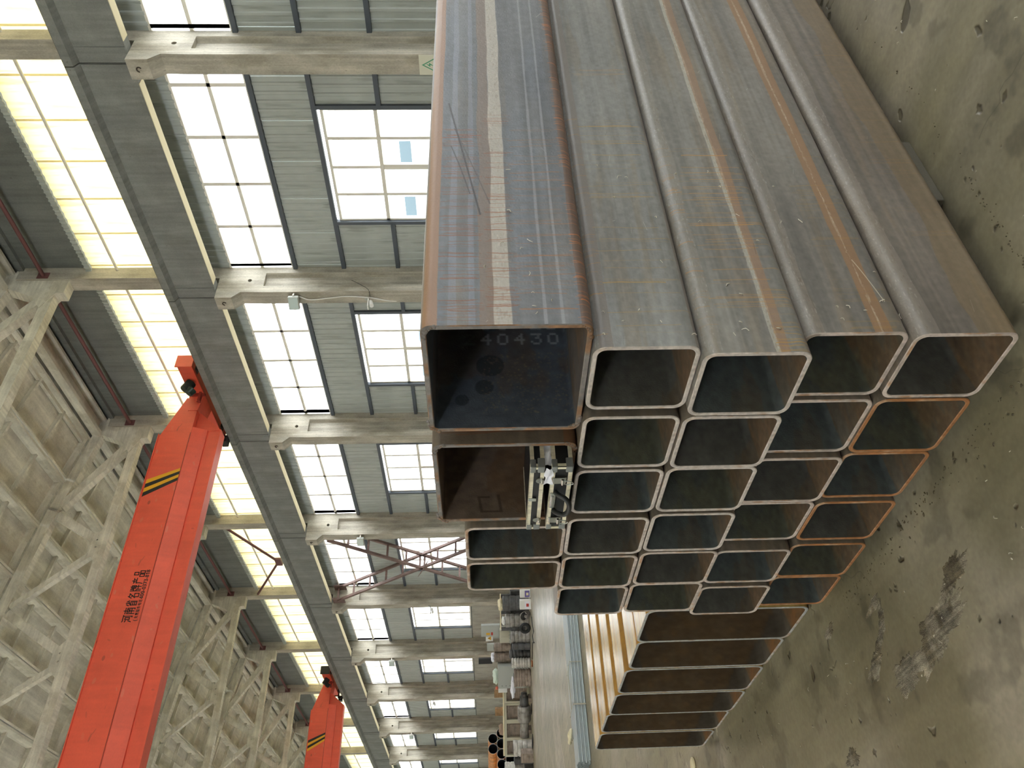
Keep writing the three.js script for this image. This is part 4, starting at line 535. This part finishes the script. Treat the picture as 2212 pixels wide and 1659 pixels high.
  tag(mesh('crate', [rbox(-0.14, 0.14, 0, 0.36, -0.09, 0.09, 0.008)].map((g) => g.rotateY(ROW).translate(9.71, 0.901, -29.66)), M.wood), 'brown wooden crate on a framed stand, the one nearer the grey cabinet', 'crate'); tag(mesh('crate', rbox(-0.13, 0.13, 0, 0.34, -0.09, 0.09, 0.008).rotateY(ROW).translate(9.22, 0.901, -30.19), M.wood), 'brown wooden crate on a framed stand, the one with rags beside it', 'crate');
}
{ // reel, coil, cloths, cable
  const t = thing('wire_reel', 'dark round wire reel standing on the floor', 'reel', [10.68, 0.2, -26.1], ROW); mesh('rim', new THREE.TorusGeometry(0.135, 0.055, 12, 32), M.black, t); mesh('winding', new THREE.CylinderGeometry(0.13, 0.13, 0.16, 28, 1, true).rotateX(Math.PI / 2).translate(0, 0, -0.1), ironDark, t);
  const c = thing('wire_coil', 'tipped grey coil of wire between the cartons and the reel', 'coil', [10.97, 0.15, -25.74], ROW); for (let i = 0; i < 6; i++) mesh('turn', new THREE.TorusGeometry(0.135 + 0.008 * (i % 2), 0.017, 8, 30).rotateX(0.5).translate(0.0, -0.01 + 0.02 * i, -0.09 + 0.03 * i), i % 2 ? iron : M.black, c);
  const rag = (label, x, y, z, a, b, d, m, s) => tag(mesh('cloth', lump(a, b, d, s, 0.3).rotateY(ROW).translate(x, y, z), m), label, 'cloth');
  rag('pale green cloth heaped on the grey control cabinet', 10.06, 1.2, -28.85, 0.26, 0.1, 0.14, M.ragGreen, 2); rag('small red cloth on the edge of the control cabinet', 9.68, 1.165, -29.02, 0.06, 0.045, 0.06, M.ragRed, 4);
  rag('cream cloth on top of the dark standing roll', 11.86, 1.0, -26.72, 0.2, 0.09, 0.12, M.cream, 6); rag('white cloth on top of the grey standing roll', 11.34, 0.9, -27.0, 0.13, 0.07, 0.1, M.white, 7); rag('white cloth on the brown cylinder', 10.66, 1.3, -28.63, 0.16, 0.06, 0.12, M.paper, 8);
  rag('long white rag hung over the bed beside the striped roll', 9.42, 0.62, -28.3, 0.32, 0.07, 0.07, M.paper, 9); rag('brown sacks heaped beside the crates', 8.75, 1.0, -30.72, 0.2, 0.1, 0.09, M.ragBrown, 12);
  tag(mesh('cable', wire([[10.7, 0.012, -25.2], [10.3, 0.012, -25.0], [9.95, 0.012, -24.6], [10.1, 0.012, -25.3], [9.75, 0.012, -25.0], [9.55, 0.014, -24.5], [9.9, 0.012, -25.5], [9.7, 0.012, -25.9], [9.6, 0.012, -26.1]], 0.012, 120, 6), M.black), 'black cable lying in loops on the aisle floor', 'cable');
  tag(mesh('chain_hook', new THREE.TorusGeometry(0.09, 0.022, 8, 20, 4.4).rotateX(Math.PI / 2).translate(9.52, 0.022, -26.25), M.rust), 'dark steel hook at the end of the cable on the floor', 'hook');
  tag(mesh('strap_scrap', lump(0.05, 0.02, 0.24, 3, 0.2, 8).rotateY(0.5).translate(8.6, 0.02, -28.05), M.black), 'dark scrap of webbing on the floor before the lying roll', 'scrap'); tag(mesh('strap_scrap', lump(0.06, 0.02, 0.3, 5, 0.2, 8).rotateY(0.7).translate(7.6, 0.02, -28.3), M.black), 'dark scrap of webbing on the floor before the pale roll', 'scrap');
}
{ // round orange pipes, ends towards the camera
  const r = 0.2065, pg = boxUV(lathe([[r, 0.004], [r, 6]], 28).rotateX(-Math.PI / 2)), ig = boxUV(lathe([[r - 0.014, 6], [r - 0.014, 0.004]], 28).rotateX(-Math.PI / 2)), eg = boxUV(lathe([[r - 0.014, 0.004], [r - 0.012, 0], [r - 0.002, 0], [r, 0.004]], 28).rotateX(-Math.PI / 2));
  const cols = [10.09, 9.66, 9.245, 8.83, 8.41], lab = (row, i) => `orange round steel pipe with a pale cut rim, ${row}, ${['nearest the windows', 'second from the windows', 'third from the windows', 'fourth from the windows', 'fifth from the windows'][i]}`;
  const one = (x, y, l) => { const t = thing('round_pipe', l, 'pipe', [x, y, -36], 0, 'round orange pipes in the pile'); piece('wall', pg, M.orangePipe, t); piece('bore', ig, M.pipeInner, t); piece('cut_rim', eg, M.cutGrey, t); };
  const dy = 0.365; for (let L = 0; L < 4; L++) { const y = r + L * dy, xs = L === 3 ? [9.87, 9.455] : L === 2 ? cols.slice(0, 4) : L === 1 ? [10.3, 9.87, 9.455, 9.04, 8.62] : cols; xs.forEach((x, i) => one(x, y, lab(['lowest row', 'second row', 'third row', 'top row'][L], i))); }
}
// ---------------------------------------------------------------- lamps, conduit, sign, outdoors, floor finds
function flood(label, x, y, z, turn) {
  const t = thing('flood_lamp', label, 'lamp', [x, y, z], turn); mesh('housing', [rbox(-0.16, -0.04, -0.13, 0.13, -0.17, 0.17, 0.02), ...[-0.1, -0.05, 0, 0.05, 0.1].map((q) => box(-0.04, 0.0, -0.1, 0.1, q - 0.008, q + 0.008))], M.greybox, t);
  mesh('glass', box(-0.166, -0.16, -0.11, 0.11, -0.15, 0.15), M.lens, t); mesh('bracket', [box(-0.1, 0.1, -0.02, 0.02, -0.2, -0.18), box(-0.1, 0.1, -0.02, 0.02, 0.18, 0.2), box(0.08, 0.1, -0.03, 0.03, -0.2, 0.2)], M.frame, t); return t;
}
flood('grey flood lamp on the second column, above the white cable', 14.2, 6.13, zc(1) - 0.22, 0.35); flood('grey flood lamp on the fourth column, above the lattice brace', 14.2, 6.05, zc(3) - 0.22, 0.35); flood('small flood lamp on the sixth column from the camera', 14.2, 6.1, zc(5) - 0.2, 0.35); flood('small flood lamp on the eighth column from the camera', 14.2, 6.1, zc(7) - 0.2, 0.35);
function cctv(label, x, y, z) { const t = thing('security_camera', label, 'camera', [x, y, z]); mesh('body', [rod([-0.22, -0.05, 0.05], [-0.02, 0, 0.0], 0.05, 14)], M.white, t); mesh('hood', rbox(-0.26, 0.0, 0.03, 0.06, -0.05, 0.1, 0.01), M.white, t); mesh('arm', [rod([-0.06, 0.0, 0], [0.1, 0.1, 0], 0.018, 8), rod([0.08, 0.1, 0], [0.1, 0.1, 0], 0.06, 14)], M.greybox, t); return t; }
cctv('white security camera on the second column, beside the cable', 14.2, 4.27, zc(1) - 0.25); cctv('white security camera on the fifth column, beyond the lattice brace', 14.2, 3.82, zc(4) - 0.25); cctv('small white security camera on the seventh column', 14.2, 4.4, zc(6) - 0.25);
tag(mesh('white_cable', wire([[14.285, 6.02, zc(1) - 0.15], [14.27, 5.8, zc(1) - 0.24], [14.27, 5.3, zc(1) - 0.2], [14.27, 4.9, zc(1) - 0.15], [14.27, 4.3, zc(1) - 0.2], [14.3, 3.7, zc(1) - 0.36], [14.5, 3.2, zc(1) - 0.45], [15.0, 2.9, zc(1) - 0.46]], 0.016, 80, 6), M.white), 'white cable sagging down the second column from the flood lamp', 'cable');
tag(mesh('thin_wire', wire([[14.7, 4.75, zc(1) - 0.01], [14.5, 4.5, zc(1) + 0.02], [14.32, 4.3, zc(1) + 0.01], [14.26, 4.28, zc(1) - 0.15]], 0.006, 40, 5), M.black), 'thin dark wire curving to the security camera on the second column', 'wire');
{ const t = thing('warning_sign', 'pale square plate with a green triangle and bolt, on the nearest column', 'sign', [14.29, 2.42, zc(0) - 0.2]);
  mesh('plate', box(-0.012, 0.0, -0.25, 0.22, -0.2, 0.2), M.signPlate, t);
  const tri = (k) => [[-0.15 * k, -0.12 * k], [0.15 * k, -0.12 * k], [0, 0.15 * k]]; const s = new THREE.Shape(tri(1).map((p) => new THREE.Vector2(...p))); s.holes.push(new THREE.Path(tri(0.74).reverse().map((p) => new THREE.Vector2(p[0], p[1])))); const g = (q) => new THREE.ExtrudeGeometry(q, { depth: 0.002, bevelEnabled: false }).rotateY(-Math.PI / 2).translate(-0.012, 0.02, 0);
  mesh('triangle', g(s), M.green, t); mesh('bolt', g(new THREE.Shape([[0.02, 0.07], [-0.04, -0.01], [0, -0.01], [-0.02, -0.08], [0.045, 0.012], [0.005, 0.012]].map((p) => new THREE.Vector2(...p)))), M.green, t); }
{ const t = thing('outside_building', 'pale building seen through the lower windows', 'building', [45, -0.1, -40]); mesh('facade', box(0, 8, 0, 10.6, -34, 34), M.outside, t); mesh('roof_edge', box(-0.3, 8, 10.6, 10.9, -34.2, 34.2), M.outside, t); for (let i = 0; i < 14; i++) for (const y of [2.2, 6]) mesh('window', [box(-0.03, 0.02, y, y + 0.75, -31 + i * 4.4, -29.4 + i * 4.4)], M.outsideGlass, t); }
{ // floor finds
  const cap = thing('pipe_cap', 'small pale round cap lying on the floor beside the deep tubes', 'cap', [1.52, 0, -6.42]); mesh('disc', lathe([[0, 0], [0.058, 0], [0.06, 0.012], [0.045, 0.02], [0.04, 0.014], [0, 0.014]], 28), M.cream, cap);
  const D = [], q = rng(88); for (let i = 0; i < 150; i++) { const t = q(), big = q() * q(); D.push(new THREE.IcosahedronGeometry(0.0015 + 0.0045 * big, 0).scale(1, 0.5, 1.6).rotateY(q() * 6).translate(1.425 - 0.11 * q() * q(), 0.001, -1.62 - 1.6 * t)); }
  for (let i = 0; i < 70; i++) { const t = q() * q(); D.push(new THREE.IcosahedronGeometry(0.0015 + 0.003 * q() * q(), 0).translate(1.5 + 1.6 * t, 0.002, -1.515 + 0.05 * q() * q())); }
  const d = mesh('grit', D, M.dirt); d.userData.kind = 'stuff';
  const S = []; for (let i = 0; i < 260; i++) { const x = 0.9 + 2.6 * q(), z = -0.8 - 4.6 * q(); if (x > 1.3 && z < -1.48 && z > -3.4) continue; if (x > 1.5 && z < -3.4) continue; const s = 0.003 + 0.010 * q() * q(), a = q() * 6; S.push(wire([[x - s * Math.cos(a), 0.002, z - s * Math.sin(a)], [x, 0.003 + s * 0.4, z], [x + s * Math.cos(a + 0.6), 0.002, z + s * Math.sin(a + 0.6)]], 0.0009 + 0.0012 * q(), 4, 4)); }
  for (let i = 0; i < 46; i++) { const [z, y0, y1] = [[-1.555, 0.98, 1.24], [-1.563, 0.68, 0.95], [-1.579, 0.38, 0.64], [-1.485, 1.3, 1.55]][i % 4], x = 1.44 + 1.1 * q() * q(), y = mix(y0, y1, q()), s = 0.004 + 0.010 * q() * q(), a = q() * 6; S.push(wire([[x - s * Math.cos(a), y - s * Math.sin(a), z], [x, y, z + 0.003], [x + s * Math.cos(a + 0.8), y + s * Math.sin(a + 0.8), z]], 0.0008 + 0.0009 * q(), 4, 4)); }
  const c = mesh('metal_shavings', S, M.chip); c.userData.kind = 'stuff';
  const pm = std({ map: tex(concrete(53, [146, 138, 122], 0.6, false, 0.8), 0.35, 0.35), roughness: 1, bumpMap: bumpT(0.07), bumpScale: 0.006 });
  const patch = (x, z, a, b, turn, s) => { const g = new THREE.CylinderGeometry(1, 1.15, 1, 96, 1), p = g.attributes.position; for (let i = 0; i < p.count; i++) { const t = Math.atan2(p.getZ(i), p.getX(i)), k = 1 + 0.20 * Math.sin(3 * t + s) + 0.12 * Math.sin(7 * t + 2 * s) + 0.09 * Math.sin(13 * t + 3 * s) + 0.08 * Math.sin(29 * t + 5 * s); p.setXYZ(i, p.getX(i) * k * a, (p.getY(i) + 0.5) * 0.003 - 0.0005, p.getZ(i) * k * b); } g.computeVertexNormals(); return g.rotateY(turn).translate(x, 0, z); };
  const pw = mesh('mortar_spatter', [[1.13, -2.42, 0.035, 0.1, 0.3, 1], [1.02, -2.62, 0.06, 0.17, 0.25, 2], [0.98, -2.9, 0.05, 0.12, 0.1, 3], [1.1, -3.12, 0.03, 0.1, 0.5, 4], [1.2, -2.98, 0.02, 0.07, 0.9, 5], [1.28, -3.0, 0.018, 0.06, 0.2, 6], [0.86, -3.6, 0.03, 0.06, 0, 7], [0.72, -3.9, 0.03, 0.08, 0.2, 8], [1.36, -3.46, 0.02, 0.05, 0.2, 11], [0.55, -2.9, 0.03, 0.07, 0.2, 9]].map((a) => patch(...a)), pm); pw.userData.kind = 'stuff';
}
renderer.render(scene, camera);
